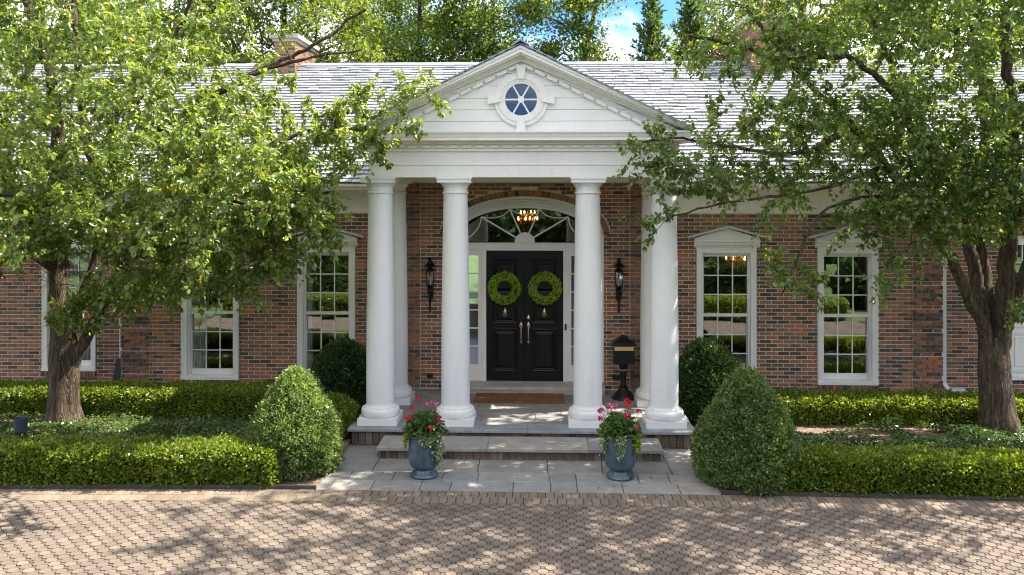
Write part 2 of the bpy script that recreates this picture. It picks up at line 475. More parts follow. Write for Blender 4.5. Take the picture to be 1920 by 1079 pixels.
om = MB(); octo(om, 0, 0); OCT_ME = om.mesh('paver', PAVER)
rest = MB(); dots = MB()
cand = []
row = 0
y = DRV0 - 0.03
while y > DRV1 + 0.06:
    x = -9.24 + (DX / 2 if row % 2 else 0)
    while x < 9.24:
        lim = DRV0 + edge_y(x)
        if y - 0.03 < lim:
            cand.append((x, y, lim if y + OP / 2 > lim else None))
        sx = x + DX / 2
        s = OP * (math.sqrt(2) - 1) / 2 - 0.0048
        if y + s < DRV0 + edge_y(sx):
            z = -0.0025 + rng.uniform(-0.0015, 0.001)
            T = [(sx - s * .9, y - s * .9, z), (sx + s * .9, y - s * .9, z), (sx + s * .9, y + s * .9, z), (sx - s * .9, y + s * .9, z)]
            B = [(sx - s, y - s, -0.016), (sx + s, y - s, -0.016), (sx + s, y + s, -0.016), (sx - s, y + s, -0.016)]
            dots.add(T + B, [(0, 1, 2, 3)] + [(k, k + 4, (k + 1) % 4 + 4, (k + 1) % 4) for k in range(4)])
        x += DX
    y -= DX / 2
    row += 1
# the 300 whole pavers that show largest: the bottom rows of the frame
order = sorted([c for c in cand if c[2] is None and c[1] > -6.62 and abs(c[0] - 0.03) < 5.0], key=lambda c: c[1])[:298]
single = set((round(c[0], 4), round(c[1], 4)) for c in order)
for cx, cy, lim in cand:
    dz, tx, ty = rng.uniform(-0.0015, 0.0015), rng.uniform(-0.018, 0.018), rng.uniform(-0.018, 0.018)
    if (round(cx, 4), round(cy, 4)) in single:
        o = link('paver', OCT_ME, driveway, (cx, cy, dz))
        o.rotation_euler = (ty, -tx, 0)
    else:
        octo(rest, cx, cy, dz, tx, ty, lim)
rest.obj('pavers', PAVER, driveway, kind='stuff')
dots.obj('square_pavers', PAVER_DOT, driveway, kind='stuff')

# two rows of edging pavers along the bed and the landing
eb = MB(); w2 = 0.0485; l2 = 0.099
eb.add([(-w2 + .004, -l2 + .004, 0.004), (w2 - .004, -l2 + .004, 0.004), (w2 - .004, l2 - .004, 0.004), (-w2 + .004, l2 - .004, 0.004),
        (-w2, -l2, -0.003), (w2, -l2, -0.003), (w2, l2, -0.003), (-w2, l2, -0.003), (-w2, -l2, -0.016), (w2, -l2, -0.016), (w2, l2, -0.016), (-w2, l2, -0.016)],
       [(0, 1, 2, 3)] + [(k + a, k + a + 4, (k + 1) % 4 + a + 4, (k + 1) % 4 + a) for a in (0, 4) for k in range(4)])
EDGE_ME = eb.mesh('edging_paver', EDGEBRICK)
rest = MB()
n = 0
for r_, yy in ((0, -4.395 - 0.102), (1, -4.395 - 0.305)):
    for i in range(-70, 71):
        x = 0.102 * i + (0.04 if r_ else 0) + rng.uniform(-0.0015, 0.0015)
        o = link('edging_paver', EDGE_ME, driveway, (x, yy + edge_y(x) + rng.uniform(-0.002, 0.002), rng.uniform(-0.002, 0.002)))
        o.rotation_euler = (rng.uniform(-.012, .012), rng.uniform(-.012, .012), math.atan(-0.0068 * x) + rng.uniform(-.01, .01))

# landing of bluestone slabs
ld = MB(); ld.poly([(-3.2, -4.395, -0.012), (3.2, -4.395, -0.012), (3.2, -2.3, -0.012), (-3.2, -2.3, -0.012)])
landing = ld.obj('landing', JOINT, kind='structure', label='bluestone slab landing between the front step and the driveway', cat='paving')
def slab(parent, x0, x1, y0, y1, ztop, th, mat, name='slab', g=0.004):
    mb = MB()
    x0 += g; x1 -= g; y0 += g; y1 -= g
    c = 0.006
    T = [(x0 + c, y0 + c, ztop), (x1 - c, y0 + c, ztop), (x1 - c, y1 - c, ztop), (x0 + c, y1 - c, ztop)]
    M_ = [(x0, y0, ztop - c), (x1, y0, ztop - c), (x1, y1, ztop - c), (x0, y1, ztop - c)]
    B = [(x0, y0, ztop - th), (x1, y0, ztop - th), (x1, y1, ztop - th), (x0, y1, ztop - th)]
    mb.add(T + M_ + B, [(0, 1, 2, 3), (11, 10, 9, 8)] + [(k + a, k + a + 4, (k + 1) % 4 + a + 4, (k + 1) % 4 + a) for a in (0, 4) for k in range(4)])
    return mb.obj(name, mat, parent)
# rows of slabs read off the photograph (x breaks per course)
for y0, y1, br in ((-4.395, -4.02, [-3.2, -2.35, -1.83, -1.22, -0.84, -0.05, 0.05, 0.42, 0.75, 1.32, 2.02, 2.62, 3.2]),
                   (-4.02, -3.68, [-3.2, -2.2, -1.62, -0.98, -0.52, 0.40, 0.75, 1.55, 1.95, 2.4, 3.2]),
                   (-3.68, -3.05, [-3.2, -1.95, -1.15, -0.55, 0.38, 1.12, 1.5, 2.02, 3.2]),
                   (-3.05, -2.30, [-3.2, -2.0, 2.0, 3.2])):
    for a, b in zip(br[:-1], br[1:]):
        if (a, b) == (-0.05, 0.05): continue
        slab(landing, a if a != 0.05 else -0.05, b, y0, y1, rng.uniform(-0.001, 0.0015), 0.014, BLUESTONE)

# front step and porch
PF = 0.257
front_step = thing('front_step', 'low bluestone front step on a course of upright bricks below the porch', 'step', kind='structure')
for a, b in zip([-1.985, -0.45, 0.95], [-0.45, 0.95, 1.975]):
    slab(front_step, a, b, -3.18, -2.57, 0.166, 0.045, BLUESTONE, 'tread', 0.0015)
core = MB(); core.box(-1.90, 1.89, -3.095, -2.58, -0.02, 0.12); core.obj('core', MORTAR, front_step)
def soldier_me(w, h, name='riser_brick'):
    mb = MB(); mb.brick(-w / 2, w / 2, -0.03, 0.02, 0, h, 0, 0.004); return mb.mesh(name, SOLDIER)
S1 = soldier_me(0.060, 0.117); S2 = soldier_me(0.094, 0.117); S3 = soldier_me(0.094, 0.196)
x = -1.93
while x < 1.90:
    wide = rng.random() < 0.55
    w = 0.094 if wide else 0.060
    o = link('riser_brick', S2 if wide else S1, front_step, (x + w / 2, -3.10 + rng.uniform(-.003, .003), 0.0))
    x += w + 0.008
porch = thing('porch', 'raised bluestone porch floor with brick sides under the white columns', 'porch', kind='structure')
core = MB(); core.box(-2.44, 2.44, -2.50, 0.0, -0.02, 0.24); core.obj('core', MORTAR, porch)
x = -2.47
while x < 2.42:
    o = link('riser_brick', S3, porch, (x + 0.047, -2.515 + rng.uniform(-.003, .003), 0.02)); x += 0.1025
for sx in (-1, 1):
    for i in range(20):
        o = link('riser_brick', S3, porch, (sx * 2.455, -2.42 + i * 0.1025, 0.02)); o.rotation_euler = (0, 0, sx * PI / 2)
for a, b in zip([-2.525, -1.3, 0.1, 1.45], [-1.3, 0.1, 1.45, 2.53]):
    slab(porch, a, b, -2.60, -2.22, PF, 0.038, BLUESTONE_EDGE, 'coping', 0.0015)
for sx in (-1, 1):
    for y0, y1 in ((-2.22, -1.1), (-1.1, 0.0)):
        slab(porch, min(sx * 2.525, sx * 2.15), max(sx * 2.525, sx * 2.15), y0, y1, PF, 0.038, BLUESTONE_EDGE, 'coping', 0.0015)
for y0, y1, br in ((-2.22, -1.66, [-2.15, -1.5, -0.62, 0.2, 0.95, 1.6, 2.15]), (-1.66, -1.03, [-2.15, -1.25, -0.72, -0.2, 0.6, 1.15, 2.15]),
                   (-1.03, -0.36, [-2.15, -1.3, -0.4, 0.3, 0.95, 1.5, 2.15]), (-0.36, 0.0, [-2.15, -1.4, 1.4, 2.15])):
    for a, b in zip(br[:-1], br[1:]):
        slab(porch, a, b, y0, y1, PF - 0.001 + rng.uniform(-.001, .001), 0.03, BLUESTONE, 'slab', 0.003)

# beds either side
for sx, lab in ((-1, 'planting bed of dark soil left of the porch'), (1, 'planting bed of bare brown soil right of the porch')):
    b = MB()
    n = 40
    x0, x1 = (2.5, 14.0)
    for i in range(n):
        xa, xb = x0 + (x1 - x0) * i / n, x0 + (x1 - x0) * (i + 1) / n
        ys = [-4.36, -3.5, -2.6, -1.7, -0.8, 0.72]
        for ya, yb in zip(ys[:-1], ys[1:]):
            def P(x_, y_):
                h = 0.03 + 0.02 * math.sin(x_ * 3.1 + y_ * 2.3) if y_ > -4.2 else 0.0
                return (sx * x_, y_ + (edge_y(x_) if y_ < -4.2 else 0), h)
            q = [P(xa, ya), P(xb, ya), P(xb, yb), P(xa, yb)]
            b.poly(q if sx > 0 else q[::-1])
    b.obj('garden_bed', SOIL, kind='structure', label=lab, cat='bed', smooth=60)
    e = MB()
    for i in range(46):
        xa, xb = 2.5 + i * 0.25, 2.75 + i * 0.25
        pts = []
        lo = [(sx * xa, -4.385 + edge_y(xa), -0.01), (sx * xb, -4.385 + edge_y(xb), -0.01), (sx * xb, -4.36 + edge_y(xb), -0.01), (sx * xa, -4.36 + edge_y(xa), -0.01)]
        if sx < 0: lo = lo[::-1]
        e.hexa(lo, [(p[0], p[1], 0.05) for p in lo])
    e.obj('garden_edging', EDGING, label='dark edging strip along the foot of the %s front hedge' % ('left' if sx < 0 else 'right'), cat='edging', group='edging strips along the driveway')
# ------------------------------------------------------------------ the house
house = thing('brick_house', 'long red brick house with white columned portico and pale slate roof', 'house')
CP = 0.0677
WX = 7.166                           # half width of the main block; the wings stand 0.65 m back
WIN_C = (-5.563, -3.493, 3.493, 5.563)
openings = [(c - 0.513, c + 0.513, 0.38, 2.86) for c in WIN_C]
ARCH_A, ARCH_B, SPR = 1.375, 0.665, 2.962     # springing above ground (porch floor 0.257)

def arch_half(z, grow=0.0):
    a, b = ARCH_A + grow, ARCH_B + grow
    if z <= SPR: return ARCH_A if grow == 0 else ARCH_A + 0.005
    q = 1 - ((z - SPR) / b) ** 2
    return a * math.sqrt(q) if q > 0 else None

def wall_backing(name, x0, x1, y0, y1, z0, z1, ops, parent):
    mb = MB()
    rects = list(ops)
    xs = sorted(set([x0, x1] + [v for r in rects for v in r[:2] if x0 < v < x1]))
    for a, b in zip(xs[:-1], xs[1:]):
        mid = (a + b) / 2
        bl = sorted((r[2], r[3]) for r in rects if r[0] < mid < r[1])
        z = z0
        for lo, hi in bl:
            if lo > z + 1e-6: mb.box(a, b, y0, y1, z, lo)
            z = max(z, hi)
        if z < z1 - 1e-6: mb.box(a, b, y0, y1, z, z1)
    return mb.obj(name, MORTAR, parent)

arch_ops = []
k = 44
for i in range(k):
    xa, xb = -ARCH_A + 2 * ARCH_A * i / k, -ARCH_A + 2 * ARCH_A * (i + 1) / k
    xm = max(abs(xa), abs(xb))
    arch_ops.append((xa, xb, 0.24, SPR + (ARCH_B + 0.02) * math.sqrt(max(0, 1 - (min(xm, ARCH_A) / ARCH_A) ** 2))))
front_wall = wall_backing('front_wall', -WX, WX, 0.008, 0.26, -0.05, 3.95, openings + arch_ops, house)
WING_WIN = [(-8.99, -7.95, 0.36, 2.86)]
WING_WIN_R = [(8.50, 10.4, 0.36, 2.86)]
wing_l = wall_backing('wing_wall', -14, -7.0, 0.658, 0.9, -0.05, 3.95, WING_WIN, house)
wing_r = wall_backing('wing_wall', 7.0, 14, 0.658, 0.9, -0.05, 3.95, WING_WIN_R, house)
for sx in (-1, 1):
    rb = MB(); rb.box(min(sx * (WX - .16), sx * (WX - 0.008)), max(sx * (WX - .16), sx * (WX - 0.008)), 0.262, 0.656, -0.05, 3.9)
    rb.obj('corner_return', MORTAR, house)

bricks = []                           # (x0,x1,yfront,z0,z1)
rng = random.Random(11)
def lay(x0, x1, zlo, zhi, yf, ops, phase=0, arch=False, cuts=(), yfun=None):
    r0 = math.floor(zlo / CP)
    r = r0
    while r * CP < zhi - 0.03:
        z0, z1 = r * CP + 0.0065, r * CP + CP - 0.0065
        if z0 < zlo - 0.002: r += 1; continue
        iv = [(x0, x1)]
        blocks = [(a, b) for a, b, lo, hi in ops if lo < z1 - 0.004 and hi > z0 + 0.004]
        if arch and z0 > 0.2:
            h = arch_half(z0, 0.112) if z0 > SPR - 0.05 else ARCH_A
            if h: blocks.append((-h, h))
        for a, b in sorted(blocks):
            nv = []
            for p, q in iv:
                if b <= p or a >= q: nv.append((p, q)); continue
                if a > p: nv.append((p, a))
                if b < q: nv.append((b, q))
            iv = nv
        for c_ in cuts:
            nv = []
            for p, q in iv:
                if p < c_ < q: nv += [(p, c_ ), (c_, q)]
                else: nv.append((p, q))
            iv = nv
        off = ((r + phase) % 2) * 0.1016
        for p, q in iv:
            i = math.floor((p - off) / 0.2032) - 1
            while True:
                a, b = off + i * 0.2032, off + (i + 1) * 0.2032
                i += 1
                if a >= q: break
                aa, bb = max(a, p), min(b, q)
                if bb - aa < 0.03: continue
                aa += 0.006; bb -= 0.006
                y = yf + (yfun(0.5 * (aa + bb), r) if yfun else 0) + rng.uniform(-0.0015, 0.0015)
                j = 0.0012
                bricks.append((aa + rng.uniform(-j, j), bb + rng.uniform(-j, j), y, z0 + rng.uniform(-j, j), z1 + rng.uniform(-j, j)))
        r += 1
def y_main(x, r):
    if abs(x) > 6.66: return -0.022 if r % 6 != 1 else 0.004       # banded corner
    if 1.83 < abs(x) < 2.3: return -0.014
    return 0.0
lay(-WX, -2.3, 0.0, 3.33, 0.0, openings, 0, False, (-6.66,), y_main)
lay(2.3, WX, 0.0, 3.33, 0.0, openings, 0, False, (6.66,), y_main)
lay(-2.3, 2.3, PF + 0.005, 3.88, 0.0, [], 1, True, (-1.83, 1.83), y_main)
n_main = len(bricks)
lay(-14, -7.15, 0.0, 3.33, 0.65, WING_WIN, 1)
lay(7.15, 14, 0.0, 3.33, 0.65, WING_WIN_R, 1)
# choose the ones shown largest: full stretchers in the clear parts of the facade
def clear(b):
    x, z = 0.5 * (b[0] + b[1]), 0.5 * (b[3] + b[4])
    if b[1] - b[0] < 0.15 or b[2] > 0.3: return False
    if 1.43 < abs(x) < 2.05 and 0.3 < z < 3.8: return True
    if 4.03 < x < 5.02 and 0.55 < z < 2.3: return True
    if 6.1 < x < 6.95 and 0.4 < z < 2.2: return True
    if 2.5 < x < 2.95 and 1.2 < z < 2.6: return True
    if -5.02 < x < -4.03 and 0.55 < z < 1.9: return True
    return False
cands = [b for b in bricks if clear(b)]
rng.shuffle(cands)
single = set(cands[:296])
bm_rest = MB()
UNIT = {}
for b in bricks:
    x0, x1, yf, z0, z1 = b
    if b in single:
        key = round(x1 - x0, 2)
        if key not in UNIT:
            u = MB(); u.brick(-key / 2, key / 2, 0, 0.012, -0.0274, 0.0274); UNIT[key] = u.mesh('brick', BRICK)
        o = link('brick', UNIT[key], front_wall, (0.5 * (x0 + x1), yf, 0.5 * (z0 + z1)))
        o.rotation_euler = (0, rng.uniform(-.004, .004), 0)
    else:
        back = 0.012 if yf < 0.3 else 0.662
        bm_rest.brick(x0, x1, yf, back, z0, z1)
# side faces of the banded corners
for sx in (-1, 1):
    for r in range(0, 49):
        y = -0.022 if r % 6 != 1 else 0.004
        z0, z1 = r * CP + .005, r * CP + CP - .005
        for j, (a, b) in enumerate(((y + .004, 0.09), (0.1, 0.29), (0.3, 0.49), (0.5, 0.65)) if r % 2 else ((y + .004, 0.19), (0.2, 0.39), (0.4, 0.65))):
            xo = sx * (WX - 0.008); xi = sx * (WX + (-0.006 if r % 6 == 1 else 0.004))
            bm_rest.box(min(xo, xi), max(xo, xi), a, b, z0, z1)
bm_rest.obj('bricks', BRICK, house, kind='stuff')

# rowlock arch over the entrance
nb = 48
arch_me = None
ring = MB()
for i in range(nb):
    t0, t1 = PI * (i + 0.06) / nb, PI * (i + 0.94) / nb
    def E(t, g): return ((ARCH_A + g) * math.cos(t), SPR + (ARCH_B + g) * math.sin(t))
    (ax, az), (bx, bz), (cx, cz), (dx, dz) = E(t0, 0.0), E(t0, 0.104), E(t1, 0.104), E(t1, 0.0)
    yj = -0.012 + rng.uniform(-.002, .002)
    q = MB()
    q.hexa([(ax, 0.1, az), (bx, 0.1, bz), (cx, 0.1, cz), (dx, 0.1, dz)], [(ax, yj, az), (bx, yj, bz), (cx, yj, cz), (dx, yj, dz)])
    q.obj('arch_brick', BRICK, front_wall)

# brick sills under the windows
SB = MB(); SB.brick(-0.0275, 0.0275, -0.055, 0.03, -0.045, 0.045, 0, 0.004); SILL_ME = SB.mesh('sill_brick', BRICK)

# ---- windows
def rect_frame(mb, x0, x1, z0, z1, t, y0, y1, tb=None, tt=None):
    tb = t if tb is None else tb; tt = t if tt is None else tt
    mb.box(x0, x0 + t, y0, y1, z0, z1); mb.box(x1 - t, x1, y0, y1, z0, z1)
    mb.box(x0 + t, x1 - t, y0, y1, z0, z0 + tb); mb.box(x0 + t, x1 - t, y0, y1, z1 - tt, z1)
PANE_ME = {}
def panes(parent, x0, x1, z0, z1, nx, nz, y, bar=0.018, mat=GLASS, rr=random.Random(3)):
    mt = MB()
    for i in range(1, nx):
        x = x0 + (x1 - x0) * i / nx
        mt.box(x - bar / 2, x + bar / 2, y - 0.014, y + 0.012, z0, z1)
    for j in range(1, nz):
        z = z0 + (z1 - z0) * j / nz
        mt.box(x0, x1, y - 0.0125, y + 0.0105, z - bar / 2, z + bar / 2)
    mt.obj('glazing_bars', TRIM, parent)
    w, h = (x1 - x0) / nx - bar * 0.6, (z1 - z0) / nz - bar * 0.6
    key = (round(w, 3), round(h, 3), mat.name)
    if key not in PANE_ME:
        p = MB(); p.poly([(-w / 2, 0, -h / 2), (w / 2, 0, -h / 2), (w / 2, 0, h / 2), (-w / 2, 0, h / 2)]); PANE_ME[key] = p.mesh('pane', mat)
    for i in range(nx):
        for j in range(nz):
            o = link('pane', PANE_ME[key], parent, (x0 + (x1 - x0) * (i + .5) / nx, y, z0 + (z1 - z0) * (j + .5) / nz))
            o.rotation_euler = (rr.uniform(-.0035, .0035), 0, rr.uniform(-.0035, .0035))

def curtain(parent, x0, x1, z0, z1, y, folds=7, name='curtain'):
    mb = MB(); n = folds * 6
    pts = [(x0 + (x1 - x0) * i / n, y + 0.028 * math.sin(i / n * folds * 2 * PI) + 0.01 * math.sin(i * 1.7)) for i in range(n + 1)]
    for (a, ya), (b, yb) in zip(pts[:-1], pts[1:]):
        mb.poly([(a, ya, z0), (b, yb, z0), (b, yb, z1), (a, ya, z1)])
    return mb.obj(name, CURTAIN, parent, smooth=60)

def window(c, y=0.0, hood=True, curt=None):
    w = MB()
    # casing boards, stepped
    w.box(c - .513, c - .415, y - .022, y + .10, .44, 2.645); w.box(c + .415, c + .513, y - .022, y + .10, .44, 2.645)
    w.box(c - .505, c - .485, y - .03, y - .018, .44, 2.64); w.box(c + .485, c + .505, y - .03, y - .018, .44, 2.64)
    w.box(c - .415, c - .385, y + .06, y + .22, .44, 2.70); w.box(c + .385, c + .415, y + .06, y + .22, .44, 2.70)
    w.box(c - .515, c + .515, y - .04, y + .20, .385, .44)
    w.box(c - .513, c + .513, y - .022, y + .20, 2.645, 2.72)
    win = w.obj('window', TRIM, house)
    s = MB(); rect_frame(s, c - .42, c + .42, .445, 1.59, .045, y + .125, y + .165, .11, .05); s.obj('lower_sash', TRIM, win)
    s = MB(); rect_frame(s, c - .42, c + .42, 1.535, 2.65, .045, y + .083, y + .122, .052, .07); s.obj('upper_sash', TRIM, win)
    panes(win, c - .375, c + .375, .555, 1.54, 3, 3, y + .145)
    panes(win, c - .375, c + .375, 1.587, 2.58, 3, 3, y + .103)
    if hood:
        h = MB()
        h.box(c - .52, c + .52, y - .03, y + .02, 2.72, 2.745)
        prof = [(y + .0, 2.745), (y - .04, 2.745), (y - .055, 2.775), (y - .075, 2.80), (y - .075, 2.82), (y - .10, 2.845), (y - .10, 2.87), (y + .0, 2.87)]
        h.prism(prof, c - .56, c + .56)
        # triangular board and raking moulding
        h.prism([(c - .56, 2.87), (c + .56, 2.87), (c + .56, 2.905), (c, 3.075), (c - .56, 2.905)], y - .06, y + .0, axis='y')
        h.obj('hood', TRIM, win)
        r = MB()
        for s_ in (-1, 1):
            q = [(c, 3.085), (c + s_ * .68, 2.905), (c + s_ * .68, 2.935), (c, 3.13)]
            r.prism(q if s_ < 0 else q[::-1], y - .15, y + .004, axis='y')
        r.obj('hood_roof', LEAD, win)
    nb_ = 17
    for i in range(nb_):
        link('sill_brick', SILL_ME, win, (c - .515 + 1.03 * (i + .5) / nb_, y, 0.333))
    if curt == 'left': curtain(win, c - .40, c - .17, .45, 2.66, y + .21, 4)
    if curt == 'slim': curtain(win, c - .40, c - .30, .45, 2.66, y + .21, 2)
    if curt == 'lace': curtain(win, c - .42, c + .42, .45, 2.66, y + .21, 11)
    return win
window(WIN_C[0], 0, True, 'left'); window(WIN_C[1], 0, True, 'slim'); window(WIN_C[2]); window(WIN_C[3])
window(-8.47, 0.65, True, 'lace')
# bay on the right wing: panes over a white panelled apron
bw = MB()
bw.box(8.50, 10.4, .60, .74, 1.30, 1.40); bw.box(8.50, 10.4, .63, .80, .36, 1.30); bw.box(8.48, 10.42, .585, .72, .36, .42)
rect_frame(bw, 8.50, 10.4, 1.40, 2.86, .10, .62, .80)
bay = bw.obj('window', TRIM, house)
q = MB(); rect_frame(q, 8.62, 9.42, .5, 1.22, .05, .612, .632); rect_frame(q, 9.50, 10.3, .5, 1.22, .05, .612, .632)
rect_frame(q, 8.72, 9.32, .6, 1.12, .02, .62, .632); q.obj('apron_panel', TRIM, bay)
panes(bay, 8.60, 10.3, 1.40, 2.78, 6, 4, .70)

# ---- eaves, gutter and frieze of the main block and wings
for x0, x1, yo in ((-WX - .05, -2.27, 0.0), (2.27, WX + .05, 0.0), (-14, -WX - .05, .65), (WX + .05, 14, .65)):
    cor = MB()
    cor.box(x0, x1, yo - .03, yo + .02, 3.335, 3.66)
    cor.box(x0, x1, yo - .042, yo - .028, 3.335, 3.37)
    cor.prism([(yo + .02, 3.66), (yo - .08, 3.66), (yo - .10, 3.69), (yo - .13, 3.70), (yo - .14, 3.73), (yo - .36, 3.73), (yo - .36, 3.745), (yo + .02, 3.745)], x0, x1)
    cor.obj('frieze_and_soffit', WHITE, house)
for x0, x1, yo in ((-WX - .05, -2.30, 0.0), (2.30, WX + .05, 0.0), (-14, -WX - .06, .65), (WX + .06, 14, .65)):
    gut = MB(); gut.prism([(yo - .365, 3.735), (yo - .41, 3.735), (yo - .43, 3.77), (yo - .46, 3.80), (yo - .46, 3.845), (yo - .445, 3.845), (yo - .445, 3.80), (yo - .365, 3.80)], x0, x1)
    gut.obj('gutter', WHITE, house)

# ---- main roof of slates
SL = 0.5192                              # rise over run
def roof_z(y): return 3.845 + SL * (y + 0.47)
RY = 5.0; RZ = roof_z(RY)
rb = MB()
for xa, xb, ys in ((-14, -2.25, -.44), (-2.25, 2.25, .32), (2.25, 14, -.44)):
    rb.poly([(xa, ys, roof_z(ys) - .02), (xb, ys, roof_z(ys) - .02), (xb, RY, RZ - .02), (xa, RY, RZ - .02)])
rb.poly([(14, 10.4, roof_z(-.44) - .02), (-14, 10.4, roof_z(-.44) - .02), (-14, RY, RZ - .02), (14, RY, RZ - .02)])
for xa, xb in ((-14, -2.27), (2.27, 14)): rb.poly([(xa, -.44, 3.83), (xb, -.44, 3.83), (xb, .2, 3.83), (xa, .2, 3.83)])
roof = rb.obj('roof', SLATE_DARK, house)
rng = random.Random(21)
ca, sa = 1 / math.sqrt(1 + SL * SL), SL / math.sqrt(1 + SL * SL)
EXP, SW, TH = 0.1635, 0.2535, 0.014
GHW = 2.42                               # half width of the portico gable roof
def slate_v(x0, x1, s0, lift, th):
    """one slate: tail at slope distance s0, head buried under the next course"""
    def P(x, s, n): return (x, -.47 + s * ca - n * sa, 3.845 + s * sa + n * ca)
    s1 = s0 + EXP * 1.55
    T = [P(x0, s0, lift + th), P(x1, s0, lift + th), P(x1, s1, 0.002), P(x0, s1, 0.002)]
    B = [P(x0, s0, lift), P(x1, s0, lift), P(x1, s1, -.012), P(x0, s1, -.012)]
    return T, B
SF = [(0, 1, 2, 3), (1, 0, 4, 5), (2, 1, 5, 6), (0, 3, 7, 4)]
slates = []
ncourse = int((RY + .47) / ca / EXP)
for r in range(ncourse + 1):
    s0 = r * EXP
    x = -14 + (SW / 2 if r % 2 else 0) + rng.uniform(-.02, .02)
    while x < 14:
        w = SW * rng.choice((0.8, 1.0, 1.0, 1.0, 1.15))
        slates.append((x + .005, x + w - .005, s0 + rng.uniform(-.008, .008), 0.014 + rng.uniform(0, .009), TH * rng.uniform(1.0, 1.9)))
        x += w
def slate_clear(s):
    y = -.47 + s[2] * ca; z = roof_z(y); x = s[0]
    half = max(0, (5.88 - z) / SL) + .2
    return (half + .1 < x < 3.3 or -2.6 < x < -half - .1) and z > 4.75 and y < RY - .1
cl = [s for s in slates if slate_clear(s)]
cl.sort(key=lambda s: s[2]); 
rng.shuffle(cl)
single = set(cl[:296])
sm = MB()
for s in slates:
    if 5.45 < -.47 + s[2] * ca: continue
    if s[0] < 2.24 and s[1] > -2.24 and -.47 + s[2] * ca < .36: continue
    T, B = slate_v(*s)
    if s in single:
        c = Vector(T[0])
        q = MB(); q.add([tuple(Vector(p) - c) for p in T + B], SF)
        link('slate', q.mesh('slate', SLATE), roof, c)
    else:
        sm.add(T + B, SF)
sm.obj('slates', SLATE, roof, kind='stuff')
rc = MB()
x = -14
while x < 14:
    w = .30
    for sg in (-1, 1):
        y0 = RY; y1 = RY + sg * .15
        rc.hexa([(x, y0, RZ + .02), (x + w - .008, y0, RZ + .02), (x + w - .008, y1, RZ - .055), (x, y1, RZ - .055)],
                [(x, y0, RZ + .042), (x + w - .008, y0, RZ + .042), (x + w - .008, y1, RZ - .03), (x, y1, RZ - .03)])
    x += w
rc.obj('ridge_slates', SLATE, roof, kind='stuff')

# ---- chimneys
def chimney(x0, x1, y0, y1, z0, z1, cap, pot):
    c = MB(); c.box(x0 + .01, x1 - .01, y0 + .01, y1 - .01, z0, z1)
    ch = c.obj('chimney', MORTAR, house)
    b = MB()
    r = 0
    z = z0
    while z < z1 - .05:
        off = .1 if r % 2 else 0
        x = x0 - off
        while x < x1:
            a, e = max(x, x0), min(x + .2032, x1)
            if e - a > .03:
                b.brick(a + .005, e - .005, y0, y0 + .015, z + .005, z + CP - .005)
            x += .2032
        for sx, xx in ((-1, x0), (1, x1)):
            y = y0 - off
            while y < y1:
                a, e = max(y, y0), min(y + .2032, y1)
                if e - a > .03: b.box(min(xx, xx - sx * .015), max(xx, xx - sx * .015), a + .005, e - .005, z + .005, z + CP - .005)
                y += .2032
        z += CP; r += 1
    b.obj('bricks', BRICK, ch, kind='stuff')
    if cap:
        k = MB(); k.box(x0 - .03, x1 + .03, y0 - .03, y1 + .03, z1, z1 + .07); k.box(x0 - .09, x1 + .09, y0 - .09, y1 + .09, z1 + .07, z1 + .16)
        k.obj('chimney_cap', LIMESTONE, ch)
    if pot:
        k = MB(); k.lathe([(.16, 0), (.17, .06), (.14, .10), (.13, .34), (.16, .38), (.13, .40)], (x0 + x1) / 2, (y0 + y1) / 2, z1 + .16, 16)
        k.obj('chimney_pot', m_plain('terracotta', (.42, .20, .10), .85), ch, smooth=40)
chimney(-5.83, -5.345, 4.45, 6.15, 6.2, 7.15, True, False)
chimney(4.97, 6.05, 4.4, 5.7, 6.2, 7.52, True, True)

# ---- portico
CX = (-2.121, -0.989, 0.989, 2.121)
def column(x, y):
    t = link('column', None, house, (x, y, PF)); t.empty_display_size = .1
    p = MB(); p.box(-.293, .293, -.293, .293, 0, .098); p.obj('plinth', WHITE2, t)
    b = MB()
    prof = [(.20, .098), (.262, .099)] + [(.262 + .028 * math.cos(a), .162 + .064 * math.sin(a)) for a in [(-90 + 20 * i) * PI / 180 for i in range(10)]] + \
           [(.244, .228), (.244, .242), (.232, .246), (.222, .256), (.216, .272), (.213, .285), (.20, .285)]
    b.lathe(prof, n=40); b.obj('base', WHITE2, t, smooth=35)
    s = MB(); L_ = 3.42 - .285
    s.lathe([(.213 - .033 * (max(0, u - .22) / .78) ** 1.6, .285 + L_ * u) for u in [i / 16 for i in range(17)]], n=40)
    s.obj('shaft', WHITE2, t, smooth=50)
    c = MB()
    c.lathe([(.18, 3.42), (.198, 3.423), (.203, 3.435), (.198, 3.447), (.181, 3.452), (.181, 3.515), (.193, 3.52), (.197, 3.53), (.21, 3.555), (.232, 3.575), (.245, 3.584)], n=40)
    c.box(-.25, .25, -.25, .25, 3.584, 3.635); c.box(-.264, .264, -.264, .264, 3.635, 3.662)
    c.obj('capital', WHITE2, t, smooth=35)
for x in CX: column(x, -2.14)
for x in (-2.121, 2.121): column(x, -0.9)

